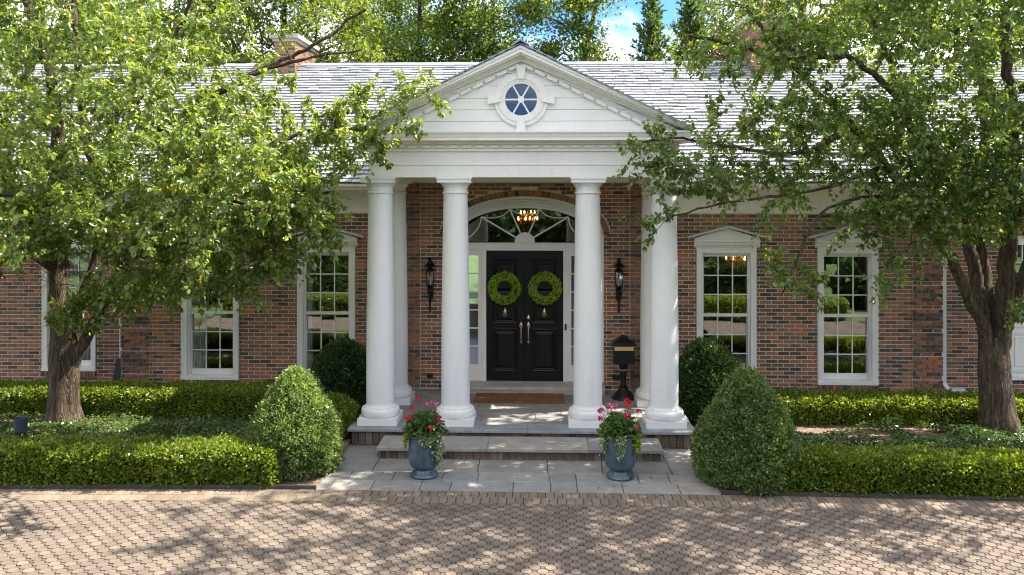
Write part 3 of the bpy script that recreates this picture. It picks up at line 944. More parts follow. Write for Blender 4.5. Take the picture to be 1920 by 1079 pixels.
ZE = 3.919                               # underside of the entablature
e = MB()
e.box(-2.26, 2.26, -2.345, -1.94, ZE, 4.098)
e.box(-2.275, 2.275, -2.36, -1.93, 4.098, 4.122)
e.box(-2.262, 2.262, -2.347, -1.935, 4.122, 4.30)
for sx in (-1, 1):
    xa, xb = sorted((sx * 1.94, sx * 2.26))
    e.box(xa, xb, -1.94, -.012, ZE + .001, 4.098)
    e.box(min(sx * 1.93, sx * 2.275), max(sx * 1.93, sx * 2.275), -1.93, -.03, 4.098, 4.122)
    e.box(xa, xb, -1.935, -.03, 4.122, 4.45)
e.box(-1.935, 1.935, -.14, -.02, 3.872, 3.998)                       # wall beam and ceiling
e.box(-1.945, 1.945, -1.945, -.014, 4.0, 4.03)
ent = e.obj('entablature', WHITE, house)
bed = MB()
bed.box(-2.30, 2.30, -2.385, -1.93, 4.30, 4.335)
bed.box(-2.285, 2.285, -2.37, -1.93, 4.335, 4.40)
bed.box(-2.33, 2.33, -2.425, -1.93, 4.40, 4.42)
bed.prism([(-1.93, 4.42), (-2.42, 4.42), (-2.45, 4.45), (-2.61, 4.45), (-2.61, 4.49), (-2.62, 4.495), (-2.635, 4.53), (-2.66, 4.56), (-2.66, 4.578), (-2.35, 4.60), (-1.93, 4.60)], -2.44, 2.44)
bed.obj('cornice', WHITE, ent)
DM = MB(); DM.box(-.064, .064, -.045, .0, -.0225, .0225); DENT = DM.mesh('dentil', WHITE); DM = MB(); DM.box(-.080, .080, -.05, .0, -.023, .023); DENT2 = DM.mesh('dentil', WHITE)
for i in range(23):
    link('dentil', DENT, ent, ((i - 11) * .199, -2.371, 4.372))
for sx in (-1, 1):
    for i in range(9):
        o = link('dentil', DENT, ent, (sx * 2.286, -2.2 + i * .199, 4.372)); o.rotation_euler = (0, 0, sx * PI / 2)
# pediment: boards, raking cornice
GZ0, GAX = 4.60, 5.815
GS = (GAX - GZ0) / 2.44
pe = MB()
pe.prism([(-2.36, 4.59), (2.36, 4.59), (0, 4.59 + 2.36 * GS)], -2.30, -2.26, axis='y')
ped = pe.obj('pediment', WHITE, house)
zb = [4.60, 4.745, 4.915, 5.085, 5.265, 5.45, 5.69]
for za, zc in zip(zb[:-1], zb[1:]):
    wa, wb = (GAX - .12 - za) / GS, max(0.01, (GAX - .12 - zc) / GS)
    q = MB()
    q.prism([(-wa, za + .002), (wa, za + .002), (wb, zc - .003), (-wb, zc - .003)], -2.345, -2.30, axis='y')
    q.obj('board', WHITE, ped)
rk = MB()
for sx in (-1, 1):
    def band(o0, o1, y0, y1):
        """strip parallel to the slope between vertical offsets o0 (top) and o1 below the roof line"""
        xo = 2.44
        q = [(0, GAX - o1), (sx * xo, GZ0 - o1 + .03), (sx * xo, GZ0 - o0 + .03), (0, GAX - o0)]
        q = [(x, max(z, 4.602)) for x, z in q]
        if sx > 0: q = q[::-1]
        rk.prism(q, y0, y1, axis='y')
    band(.0, .045, -2.665, -2.2)
    band(.0455, .10, -2.645, -2.2)
    band(.1005, .125, -2.60, -2.2)
    band(.1255, .165, -2.45, -2.2)
    band(.1655, .20, -2.42, -2.2)
    band(.2005, .27, -2.36, -2.2)
rk.obj('raking_cornice', WHITE, ped)
an = math.atan(GS)
for sx in (-1, 1):
    for i in range(12):
        xx = .10 + i * .178
        o = link('dentil', DENT2, ped, (sx * xx, -2.361, GAX - xx * GS - .232))
        o.rotation_euler = (0, sx * an, 0)
# round window
OZ = 5.062
oc = MB()
def ring(mb, r0, r1, y0, y1, cx, cz, n=48):
    for i in range(n):
        a, b = 2 * PI * i / n, 2 * PI * (i + 1) / n
        lo = [(cx + r * math.cos(t), y1, cz + r * math.sin(t)) for r, t in ((r0, a), (r1, a), (r1, b), (r0, b))]
        mb.hexa(lo, [(p[0], y0, p[2]) for p in lo])
ring(oc, .33, .395, -2.385, -2.34, 0, OZ); ring(oc, .30, .335, -2.40, -2.34, 0, OZ); ring(oc, .265, .302, -2.385, -2.32, 0, OZ); ring(oc, .235, .27, -2.375, -2.30, 0, OZ)
ocw = oc.obj('round_window', WHITE, ped)
kb = MB(); kb.prism([(-.045, OZ + .30), (.045, OZ + .30), (.075, OZ + .50), (-.075, OZ + .50)], -2.43, -2.34, axis='y')
kb.obj('keystone', WHITE, ocw); kb = MB(); kb.prism([(-.075, OZ - .475), (.075, OZ - .475), (.045, OZ - .29), (-.045, OZ - .29)], -2.43, -2.34, axis='y')
kb.obj('keystone', WHITE, ocw)
for sx in (-1, 1):
    kb = MB(); q = [(sx * .30, OZ - .04), (sx * .49, OZ - .07), (sx * .49, OZ + .07), (sx * .30, OZ + .04)]
    kb.prism(q if sx > 0 else q[::-1], -2.43, -2.34, axis='y')
    kb.obj('keystone', WHITE, ocw)
sp = MB()
for i in range(3):
    a = PI * i / 3
    dx, dz = math.cos(a), math.sin(a)
    nx, nz = -dz * .012, dx * .012
    r = .25
    sp.prism([(-dx * r + nx, OZ - dz * r + nz), (-dx * r - nx, OZ - dz * r - nz), (dx * r - nx, OZ + dz * r - nz), (dx * r + nx, OZ + dz * r + nz)], -2.362 - i * .001, -2.3475, axis='y')
ring(sp, .0, .05, -2.37, -2.348, 0, OZ, 16)
sp.obj('glazing_bars', WHITE, ocw)
for i in range(6):
    a0 = PI * i / 3
    p = MB(); p.poly([(0, -2.352, OZ)] + [(.25 * math.cos(a0 + PI / 3 * k / 6), -2.352, OZ + .25 * math.sin(a0 + PI / 3 * k / 6)) for k in range(7)])
    p.obj('pane', OCGLASS, ocw)
bb = MB(); ring(bb, 0, .255, -2.348, -2.33, 0, OZ); bb.obj('attic_shade_disc', INTERIOR, ocw)  # dark disc added behind the panes, standing for the unlit attic
# gable roof over the portico
gr = MB()
for sx in (-1, 1):
    gr.poly([(0, -2.66, GAX + .012), (0, 3.6, GAX + .012), (sx * 2.5, 3.6, GZ0 - .005), (sx * 2.5, -2.66, GZ0 - .005)])
groof = gr.obj('portico_roof', SLATE_DARK, house)
gm = MB()
rng = random.Random(8)
sl_len = 2.56
L2 = math.hypot(2.44, GAX - GZ0)
for sx in (-1, 1):
    c2, s2 = 2.44 / L2, (GAX - GZ0) / L2
    nrow = int(L2 / EXP) + 1
    for r in range(nrow):
        t0 = r * EXP - .06                               # distance up from the eave
        y = -2.70 + (.12 if r % 2 else 0)
        first = True
        while y < 3.4:
            w = SW * rng.choice((.8, 1, 1, 1.15))
            ya = -2.70 if first else y
            first = False
            yb = y + w - .004
            def P(t, yy, n_): 
                x = 2.44 - t * c2 + n_ * s2
                return (sx * max(x, 0.0), yy, GZ0 + t * s2 + n_ * c2 + .012)
            lf = .012 + rng.uniform(0, .006); th = .016
            t1 = min(t0 + EXP * 1.5, L2)
            T = [P(t0, ya, lf + th), P(t0, yb, lf + th), P(t1, yb, .004), P(t1, ya, .004)]
            B = [P(t0, ya, lf), P(t0, yb, lf), P(t1, yb, -.006), P(t1, ya, -.006)]
            gm.add(T + B, SF)
            y += w
gm.obj('slates', SLATE, groof, kind='stuff')
q = MB(); y = -2.72
while y < 3.2:
    q.prism([(-.13, GAX - .025), (0, GAX + .055), (.13, GAX - .025), (.13, GAX + .0), (0, GAX + .08), (-.13, GAX + .0)][::-1], y, y + .29, axis='y'); y += .3
q.obj('ridge_slates', SLATE, groof, kind='stuff')

# ---- entrance
YD = 0.10
sur = MB()
# curved architrave, in steps
def ell_band(mb, a0, b0, a1, b1, y0, y1, n=40, c0=SPR, c1=SPR):
    for i in range(n):
        t0, t1 = PI * i / n, PI * (i + 1) / n
        lo = [(a0 * math.cos(t0), y1, c0 + b0 * math.sin(t0)), (a1 * math.cos(t0), y1, c1 + b1 * math.sin(t0)), (a1 * math.cos(t1), y1, c1 + b1 * math.sin(t1)), (a0 * math.cos(t1), y1, c0 + b0 * math.sin(t1))]
        mb.hexa(lo, [(p[0], y0, p[2]) for p in lo])
FB = 2.812                                                      # foot of the fanlight
ell_band(sur, 1.13, .457, 1.375, .665, .095, .16)
ell_band(sur, 1.318, .620, 1.375, .665, .020, .094)
ell_band(sur, 1.268, .575, 1.306, .609, .035, .094)
ell_band(sur, 1.218, .532, 1.256, .565, .050, .094)
ell_band(sur, 1.140, .465, 1.206, .521, .070, .094)
for sx in (-1, 1):
    for a, b, y0 in ((1.30, 1.375, .03), (1.255, 1.302, .045), (1.21, 1.257, .06), (1.13, 1.212, .085)):
        x0, x1 = sorted((sx * a, sx * b)); sur.box(x0, x1, y0, .16, .385, SPR)
    x0, x1 = sorted((sx * .676, sx * .755)); sur.box(x0, x1, YD - .045, YD + .06, .385, 2.676)
    x0, x1 = sorted((sx * .69, sx * .74)); sur.box(x0, x1, YD - .055, YD - .044, .385, 2.676)
sur.box(-1.13, 1.13, YD - .04, YD + .06, 2.676, FB)
sur.box(-1.13, 1.13, YD - .055, YD - .039, 2.695, 2.72)
sur.box(-1.13, 1.13, YD - .06, YD - .039, FB - .035, FB - .01)
surround = sur.obj('door_surround', WHITE, house)

fan = MB()
hubr = .18
fan.prism([(hubr * math.cos(PI * i / 18), FB + hubr * math.sin(PI * i / 18)) for i in range(19)], YD - .03, YD + .05, axis='y')
FA, FBH = 1.14, 3.425 - FB
tips = []
for ang in (30.5, 66, 114, 149.5):
    a = R(ang); r = 1 / math.sqrt((math.cos(a) / FA) ** 2 + (math.sin(a) / FBH) ** 2) + .0
    tips.append((r * math.cos(a), FB + r * math.sin(a)))
    n_ = (-math.sin(a) * .013, math.cos(a) * .013)
    p0 = (hubr * .9 * math.cos(a), FB + hubr * .9 * math.sin(a)); p1 = tips[-1]
    q = [(p0[0] - n_[0], p0[1] - n_[1]), (p1[0] - n_[0], p1[1] - n_[1]), (p1[0] + n_[0], p1[1] + n_[1]), (p0[0] + n_[0], p0[1] + n_[1])]
    fan.prism(q, YD + .0, YD + .035, axis='y')
ends = [(1.10, FB + .02)] + tips + [(-1.10, FB + .02)]
for (ax, az), (bx, bz) in zip(ends[:-1], ends[1:]):
    mx, mz = (ax + bx) / 2, (az + bz) / 2
    dx, dz = -mx, FB - mz; dl = math.hypot(dx, dz); sag = .10 if abs(mx) < .9 else .085
    pts = []
    for i in range(13):
        u = i / 12
        k_ = 4 * u * (1 - u) * sag
        pts.append((ax + (bx - ax) * u + dx / dl * k_, YD + .018, az + (bz - az) * u + dz / dl * k_))
    fan.tube(pts, .0115, 6)
fl = fan.obj('fanlight', WHITE, house, smooth=40)
arcs = [(ends[i], ends[i + 1]) for i in range(5)]
for (ax, az), (bx, bz) in arcs:
    a0, a1 = math.atan2(az - FB, ax), math.atan2(bz - FB, bx)
    p = MB()
    pts = []
    for i in range(9):
        a = a0 + (a1 - a0) * i / 8
        r = 1 / math.sqrt((math.cos(a) / FA) ** 2 + (math.sin(a) / FBH) ** 2)
        pts.append((r * math.cos(a), YD + .03, FB + r * math.sin(a)))
    p.poly([(0, YD + .03, FB)] + pts)
    p.obj('pane', GLASS, fl)

# double door
def leaf(sx):
    x0, x1 = sorted((sx * .003, sx * .674))
    d_ = MB(); d_.box(x0, x1, YD, YD + .045, .382, 2.674)
    t = d_.obj('door', DOORBLACK, house)
    pa, pb = sorted((sx * .125, sx * .57))
    for z0, z1 in ((.55, 1.31), (1.385, 1.775), (1.905, 2.53)):
        p = MB()
        # bolection moulding: two steps, then the fielded panel
        prof = [(0, .001), (.006, .020), (.018, .026), (.030, .022), (.046, .004), (.056, .002), (.060, -.0), (.066, .002), (.098, .020), (.102, .022)]
        rings = [[(pa + g, YD - yo, z0 + g), (pb - g, YD - yo, z0 + g), (pb - g, YD - yo, z1 - g), (pa + g, YD - yo, z1 - g)] for g, yo in prof]
        for r0, r1 in zip(rings[:-1], rings[1:]):
            p.add(r0 + r1, [(k, (k + 1) % 4, (k + 1) % 4 + 4, k + 4) for k in range(4)])
        p.poly(rings[-1])
        p.obj('panel', DOORBLACK, t)
    k_ = MB(); kx = sx * .345
    k_.lathe([(.005, 0), (.016, .01), (.029, .036), (.029, .056), (.018, .08), (.008, .095), (.006, .105), (.010, .115), (.003, .125)], kx, YD - .03, 1.55, 12, sy=.5)
    k_.tube([(kx + .036 * math.cos(a), YD - .045, 1.57 + .045 * math.sin(a)) for a in [PI + PI * i / 10 for i in range(11)]], .006, 6)
    k_.obj('knocker', PALEBRASS, t, smooth=40)
    h = MB(); hx = sx * .065
    h.lathe([(.004, 0), (.012, .01), (.026, .03), (.03, .055), (.022, .085), (.012, .105), (.006, .12)], hx, YD - .012, 1.30, 12, sy=.45)
    h.lathe([(.004, 0), (.02, .015), (.026, .035), (.02, .05), (.006, .06)], hx, YD - .012, 1.04, 12, sy=.45)
    h.tube([(hx, YD - .02, 1.36), (hx, YD - .06, 1.34), (hx, YD - .07, 1.25), (hx, YD - .065, 1.15), (hx, YD - .045, 1.09), (hx, YD - .015, 1.07)], [.009, .011, .012, .011, .01, .008], 8)
    if sx > 0:
        h.lathe([(.004, 0), (.028, .015), (.033, .035), (.028, .055), (.01, .07), (.008, .085), (.003, .09)], hx, YD - .012, 1.455, 12, sy=.45)
    h.obj('handle', PALEBRASS, t, smooth=40)
leaf(-1); leaf(1)
# sidelights
for sx in (-1, 1):
    s = MB()
    x0, x1 = sorted((sx * .755, sx * 1.13))
    rect_frame(s, x0, x1, .386, 2.676, .062, YD - .02, YD + .05, .28, .09)
    sl_ = s.obj('sidelight', WHITE, house)
    panes(sl_, x0 + .062, x1 - .062, .666, 2.586, 1, 6, YD + .02, .022)
# threshold and stone step
th = MB(); th.box(-1.375, 1.375, -.385, .20, PF + .07, .382); th.box(-1.36, 1.36, -.36, .19, PF, PF + .0695)
th.obj('door_step', LIMESTONE, house)
db = MB(); db.box(.70, .732, YD - .075, YD - .056, 1.29, 1.40); db.lathe([(.011, 0), (.011, .004)], .716, YD - .077, 1.318, 10)
db.obj('doorbell', BLACKPLASTIC, house)
# small fittings on the entry wall
f = MB(); f.box(-1.70, -1.60, -.05, .0, .455, .525); f.box(-1.69, -1.61, -.058, -.05, .465, .515); f.obj('outlet_cover', BLACKPLASTIC, house)
f = MB(); f.box(1.52, 1.66, -.05, .0, .455, .525); f.obj('outlet_cover', BLACKPLASTIC, house)
# downspouts
dp = MB()
dp.box(7.385, 7.465, .50, .57, .32, 3.72)
dp.hexa([(7.385, .50, .32), (7.465, .50, .32), (7.465, .57, .32), (7.385, .57, .32)][::-1], [(7.43, .43, .22), (7.51, .43, .22), (7.51, .50, .20), (7.43, .50, .20)][::-1])
dp.box(7.50, 7.75, .40, .48, .17, .24)
for z in (.9, 1.8, 2.7): dp.box(7.36, 7.49, .57, .64, z, z + .03)
dp.obj('downspout', METALWHITE, house)
dp = MB(); dp.box(-7.43, -7.35, .46, .53, .62, 3.72); dp.obj('downspout', METALWHITE, house)
dp = MB(); dp.hexa([(-7.54, .34, .1), (-7.34, .34, .1), (-7.34, .56, .1), (-7.54, .56, .1)], [(-7.46, .42, .66), (-7.3, .42, .66), (-7.3, .56, .66), (-7.46, .56, .66)]); dp.obj('drain_boot', BLACKPLASTIC, house)

# ---- inside of the house
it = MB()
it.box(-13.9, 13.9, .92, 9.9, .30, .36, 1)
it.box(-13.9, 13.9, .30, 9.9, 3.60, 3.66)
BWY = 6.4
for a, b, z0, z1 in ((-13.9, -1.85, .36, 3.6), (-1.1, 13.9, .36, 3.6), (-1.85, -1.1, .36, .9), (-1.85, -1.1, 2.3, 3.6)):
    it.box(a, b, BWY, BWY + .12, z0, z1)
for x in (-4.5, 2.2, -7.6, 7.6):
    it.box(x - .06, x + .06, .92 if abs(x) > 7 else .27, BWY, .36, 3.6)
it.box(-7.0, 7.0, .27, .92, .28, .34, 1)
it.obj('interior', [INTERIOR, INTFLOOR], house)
# ------------------------------------------------------------------ foliage tools (numpy)
def nrm(a):
    return a / np.maximum(np.linalg.norm(a, axis=1, keepdims=True), 1e-9)

def leaf_mesh(name, P, T, N, L, Wd, mat, droop=0.18, fold=0.18, simple=False, extra=None):
    """P base points, T tip directions, N rough leaf normals, L lengths, Wd widths"""
    n = len(P)
    T = nrm(T); S = nrm(np.cross(T, N)); Nn = np.cross(S, T)
    L = L[:, None]; Wd = Wd[:, None]
    if simple:
        V = np.stack([P, P + .5 * L * T + .5 * Wd * S + fold * Wd * Nn, P + L * T - droop * L * Nn, P + .5 * L * T - .5 * Wd * S + fold * Wd * Nn], 1).reshape(-1, 3)
        Q = np.arange(4 * n).reshape(n, 4)
    else:
        V = np.stack([P, P + .30 * L * T + .5 * Wd * S + fold * Wd * Nn, P + .72 * L * T + .34 * Wd * S + (fold * .7 * Wd - droop * .5 * L) * Nn, P + L * T - droop * L * Nn,
                      P + .72 * L * T - .34 * Wd * S + (fold * .7 * Wd - droop * .5 * L) * Nn, P + .30 * L * T - .5 * Wd * S + fold * Wd * Nn], 1).reshape(-1, 3)
        b = np.arange(n)[:, None] * 6
        Q = np.concatenate([b + np.array([0, 1, 2, 3]), b + np.array([0, 3, 4, 5])], 1).reshape(-1, 4)
    midx = None; mats = mat
    if extra is not None:                       # (verts, quads, material) of a solid core
        ev, eq, em = extra
        Q = np.concatenate([Q, np.asarray(eq) + len(V)]); V = np.concatenate([V, np.asarray(ev)])
        midx = np.concatenate([np.zeros(len(Q) - len(eq)), np.ones(len(eq))]); mats = [mat, em]
    return fast_mesh(name, V, Q, mats, midx)

def tubes_np(paths, n=6):
    """list of (pts (k,3), radii (k,)) -> V, Q"""
    VV, QQ, off = [], [], 0
    for pts, rad in paths:
        pts = np.asarray(pts, float); rad = np.asarray(rad, float)
        k = len(pts)
        t = np.empty_like(pts); t[1:-1] = pts[2:] - pts[:-2]; t[0] = pts[1] - pts[0]; t[-1] = pts[-1] - pts[-2]
        t = nrm(t)
        ref = np.array([0.31, 0.87, 0.38]) if abs(t[0, 2]) > .6 else np.array([0.05, 0.1, 0.99])
        a = nrm(np.cross(t, ref)); c = np.cross(t, a)
        an = np.arange(n) * 2 * PI / n
        ring_ = a[:, None, :] * np.cos(an)[None, :, None] + c[:, None, :] * np.sin(an)[None, :, None]
        V = pts[:, None, :] + ring_ * rad[:, None, None]
        VV.append(V.reshape(-1, 3))
        i = np.arange(k - 1)[:, None] * n; j = np.arange(n)[None, :]; j2 = (j + 1) % n
        QQ.append((off + np.stack([i + j, i + j2, i + n + j2, i + n + j], -1)).reshape(-1, 4))
        off += k * n
    return np.concatenate(VV), np.concatenate(QQ)

def smooth_path(pts, step=0.12):
    """Catmull-Rom through the points"""
    p = np.asarray(pts, float)
    p = np.concatenate([[2 * p[0] - p[1]], p, [2 * p[-1] - p[-2]]])
    out = []
    for i in range(1, len(p) - 2):
        d = np.linalg.norm(p[i + 1] - p[i]); m = max(2, int(d / step))
        for u in np.arange(m) / m:
            a, b, c, e = p[i - 1], p[i], p[i + 1], p[i + 2]
            out.append(.5 * ((2 * b) + (-a + c) * u + (2 * a - 5 * b + 4 * c - e) * u * u + (-a + 3 * b - 3 * c + e) * u ** 3))
    out.append(p[-2])
    return np.array(out)

def in_house(P):
    """True where a point is inside or too near the house"""
    x, y, z = P[:, 0], P[:, 1], P[:, 2]
    main = (y > -0.62) & (z < roof_z(y) + .35)
    por = (np.abs(x) < 2.55) & (y > -2.85) & (z < 5.95 - np.abs(x) * .52 + .25)
    return main | por

def garden_tree(name, label, trunk_path, trunk_rad, limbs, blobs, per_twig, leafmat, seed, leaf_l=0.085, window=None, keep=None):
    rs = np.random.RandomState(seed)
    base = trunk_path[0]
    t = thing(name, label, 'tree', base, group=None)
    off = np.array(base)
    paths = []
    nodes, nrad = [], []
    tp = smooth_path(trunk_path, .08); 
    tr = np.interp(np.linspace(0, 1, len(tp)), np.linspace(0, 1, len(trunk_rad)), trunk_rad)
    limb_paths = []
    for pts, r0, r1 in limbs:
        q = smooth_path(pts, .14)
        q[3:] += rs.normal(0, .012, q[3:].shape)
        u = np.linspace(0, 1, len(q))
        rr = r0 + (r1 - r0) * u ** .8
        limb_paths.append((q, rr)); nodes.append(q[4:]); nrad.append(rr[4:])
    nodes = np.concatenate(nodes); nrad = np.concatenate(nrad)
    # trunk with flutes and a flared foot
    n = 40
    ang = np.arange(n) * 2 * PI / n
    lump = rs.normal(0, 1, (5, 2))
    V = []
    for i, (p, r) in enumerate(zip(tp, tr)):
        z = p[2]
        fl = .0
        rad = r * (1 + .035 * np.sin(3 * ang + 1.1 + z * .8) + .03 * np.sin(5 * ang + z * 1.7 + 2) + .022 * np.sin(11 * ang + z * 3.0) + .02 * rs.normal(0, 1, n))
        foot = max(0, .45 - z) / .45
        rad = rad * (1 + foot ** 2 * (.18 + .12 * np.sin(5 * ang + .7)))
        V.append(np.stack([p[0] + rad * np.cos(ang), p[1] + rad * np.sin(ang), np.full(n, z)], 1))
    k = len(tp); V = np.concatenate(V)
    i = np.arange(k - 1)[:, None] * n; j = np.arange(n)[None, :]; j2 = (j + 1) % n
    Q = np.stack([i + j, i + j2, i + n + j2, i + n + j], -1).reshape(-1, 4)
    V2, Q2 = tubes_np(limb_paths, 14)
    V2 = V2 + rs.normal(0, .004, V2.shape)
    tm = fast_mesh('trunk', np.concatenate([V, V2]) - off, np.concatenate([Q, Q2 + len(V)]), BARK)
    tm.polygons.foreach_set('use_smooth', [True] * len(tm.polygons))
    link('trunk', tm, t)
    # branch ends spread through the crown
    ends = []
    for c, r, m in blobs:
        d_ = nrm(rs.normal(0, 1, (m * 3, 3))) * (rs.uniform(0.02, 1, (m * 3, 1)) ** (1 / 2.6))
        p = np.array(c) + d_ * np.array(r)
        p = p[~in_house(p)][:m]
        ends.append(p)
    ends = np.concatenate(ends)
    dmin = np.min(np.linalg.norm(ends[:, None, :] - nodes[None, :, :], axis=2), axis=1)
    ends = ends[np.argsort(dmin)]
    bp = []
    for e in ends:
        dv = nodes - e
        dist = np.linalg.norm(dv, axis=1) + .35 * np.maximum(0, dv[:, 2])      # prefer joining from below
        j = np.argmin(dist)
        s = nodes[j]; L = np.linalg.norm(e - s)
        if L < .12: continue
        m = max(4, int(L / .13))
        u = np.linspace(0, 1, m)[:, None]
        mid = (s + e) / 2 + np.array([0, 0, .10 * L]) + rs.normal(0, .07 * L, 3)
        path = (1 - u) ** 2 * s + 2 * u * (1 - u) * mid + u ** 2 * e
        r0 = min(nrad[j] * .62, .006 + .011 * L); 
        rr = r0 + (.0035 - r0) * u[:, 0]
        bp.append((path, rr))
        nodes = np.concatenate([nodes, path[2:]]); nrad = np.concatenate([nrad, rr[2:]])
    # twigs and leaves
    P, T, N, Ls = [], [], [], []
    tw = []
    for path, rr in bp:
        m = len(path)
        starts = [path[-1]] + [path[rs.randint(m // 3, m)] for _ in range(3)]
        dirs = path[-1] - path[max(0, m - 4)]
        dirs = dirs / (np.linalg.norm(dirs) + 1e-6)
        for s in starts:
            d_ = dirs * .7 + rs.normal(0, .55, 3) + np.array([0, 0, .12]); d_ /= np.linalg.norm(d_)
            ln = rs.uniform(.22, .5)
            u = np.linspace(0, 1, 4)[:, None]
            q = s + d_ * ln * u + np.array([0, 0, -.16 * ln]) * u ** 2 + rs.normal(0, .01, (4, 3))
            tw.append((q, np.linspace(.0036, .0016, 4)))
            c = rs.poisson(per_twig * (.35 + 1.3 * rs.uniform() ** .8))
            if c == 0: continue
            uu = rs.uniform(.1, 1.02, c)
            p = np.stack([np.interp(uu, u[:, 0], q[:, a]) for a in range(3)], 1)
            side = nrm(rs.normal(0, 1, (c, 3)) + np.array([0, 0, .1]))
            tdir = nrm(side * .8 + d_ * .35 + np.array([0, 0, -.48]))
            P.append(p + side * .018); T.append(tdir)
            N.append(nrm(rs.normal(0, .55, (c, 3)) + np.array([.28, -.15, .75])))
            Ls.append(leaf_l * rs.uniform(.62, 1.18, c))
    P, T, N, Ls = map(np.concatenate, (P, T, N, Ls))
    ok = ~in_house(P)
    if window is not None:                      # the gap under the crown where the fork shows
        (ax_, bx_), (az_, bz_) = window
        gap = (P[:, 0] > ax_) & (P[:, 0] < bx_) & (P[:, 2] > az_) & (P[:, 2] < bz_)
        for kc, kr in keep: gap &= np.linalg.norm(P - np.array(kc), axis=1) > kr
        ok &= ~gap
    P, T, N, Ls = P[ok], T[ok], N[ok], Ls[ok]
    Vb, Qb = tubes_np(bp, 5); Vt, Qt = tubes_np(tw, 3)
    bm_ = fast_mesh('branches', np.concatenate([Vb, Vt]) - off, np.concatenate([Qb, Qt + len(Vb)]), BARK)
    bm_.polygons.foreach_set('use_smooth', [True] * len(bm_.polygons))
    link('branches', bm_, t, kind='stuff')
    link('crown', leaf_mesh('crown', P - off, T, N, Ls, Ls * rs.uniform(.62, .82, len(Ls)), leafmat), t, kind='stuff')
    print(name, 'branches', len(bp), 'leaves', len(P))
    return t

# ------------------------------------------------------------------ the two pear trees in the beds
LL = {
 'l1': ([(-7.33, -1.6, 1.35), (-7.36, -1.6, 2.01), (-7.38, -1.6, 2.69), (-7.37, -1.65, 3.37), (-7.3, -1.7, 3.96), (-7.3, -1.8, 4.79), (-7.42, -1.9, 5.95), (-7.8, -1.9, 6.9), (-8.0, -2.0, 8.0)], .165, .04),
 'l2': ([(-7.24, -1.6, 1.2), (-7.12, -1.55, 1.62), (-7.01, -1.4, 2.16), (-6.89, -1.3, 2.75), (-6.79, -1.4, 3.53), (-7.1, -1.3, 4.66), (-7.3, -1.2, 5.89), (-7.4, -1.1, 7.2), (-7.2, -1.0, 8.4)], .115, .035),
 'l3': ([(-7.14, -1.62, .95), (-6.93, -1.65, 1.36), (-6.62, -1.8, 1.79), (-6.23, -2.0, 2.39), (-5.97, -2.1, 2.81), (-5.55, -2.2, 3.38), (-4.81, -2.4, 3.94), (-3.94, -2.6, 4.25), (-3.0, -2.75, 4.6)], .10, .02),
 'l4': ([(-7.18, -1.55, 1.1), (-7.07, -1.4, 1.55), (-7.0, -1.2, 1.96), (-6.86, -1.0, 2.56), (-6.71, -.95, 3.35), (-6.86, -1.0, 4.59), (-6.41, -1.1, 5.37), (-5.66, -1.2, 6.14), (-5.04, -1.2, 6.9), (-4.6, -1.3, 8.0)], .105, .03),
 'l5': ([(-6.83, -1.0, 4.24), (-6.3, -1.6, 4.81), (-5.64, -2.0, 5.59), (-5.06, -2.2, 6.4), (-4.7, -2.3, 7.3)], .07, .02),
 'l6': ([(-6.80, -1.0, 3.95), (-6.4, -1.25, 4.35), (-5.69, -1.7, 4.71), (-4.49, -2.2, 5.23), (-3.77, -2.4, 5.56), (-3.0, -2.6, 5.84), (-2.2, -2.9, 6.3)], .075, .018),
 'l7': ([(-4.6, -2.18, 5.2), (-3.71, -2.6, 5.5), (-3.0, -2.95, 5.6), (-2.2, -3.1, 5.7)], .04, .012),
 'l8': ([(-7.35, -1.62, 2.4), (-7.9, -1.9, 2.9), (-8.6, -2.3, 3.2), (-9.4, -2.5, 3.7)], .07, .015),
 'l9': ([(-6.1, -2.05, 2.6), (-5.6, -2.6, 2.75), (-5.0, -2.9, 2.95), (-4.2, -3.0, 3.0), (-3.5, -3.0, 3.05)], .05, .012),
 'l10': ([(-7.38, -1.6, 2.9), (-7.6, -2.3, 3.4), (-7.7, -3.1, 3.9), (-7.5, -3.9, 4.4)], .06, .015),
 'l11': ([(-5.0, -2.35, 3.85), (-4.3, -2.8, 3.6), (-3.5, -2.95, 3.5), (-2.7, -3.0, 3.7)], .035, .01),
}
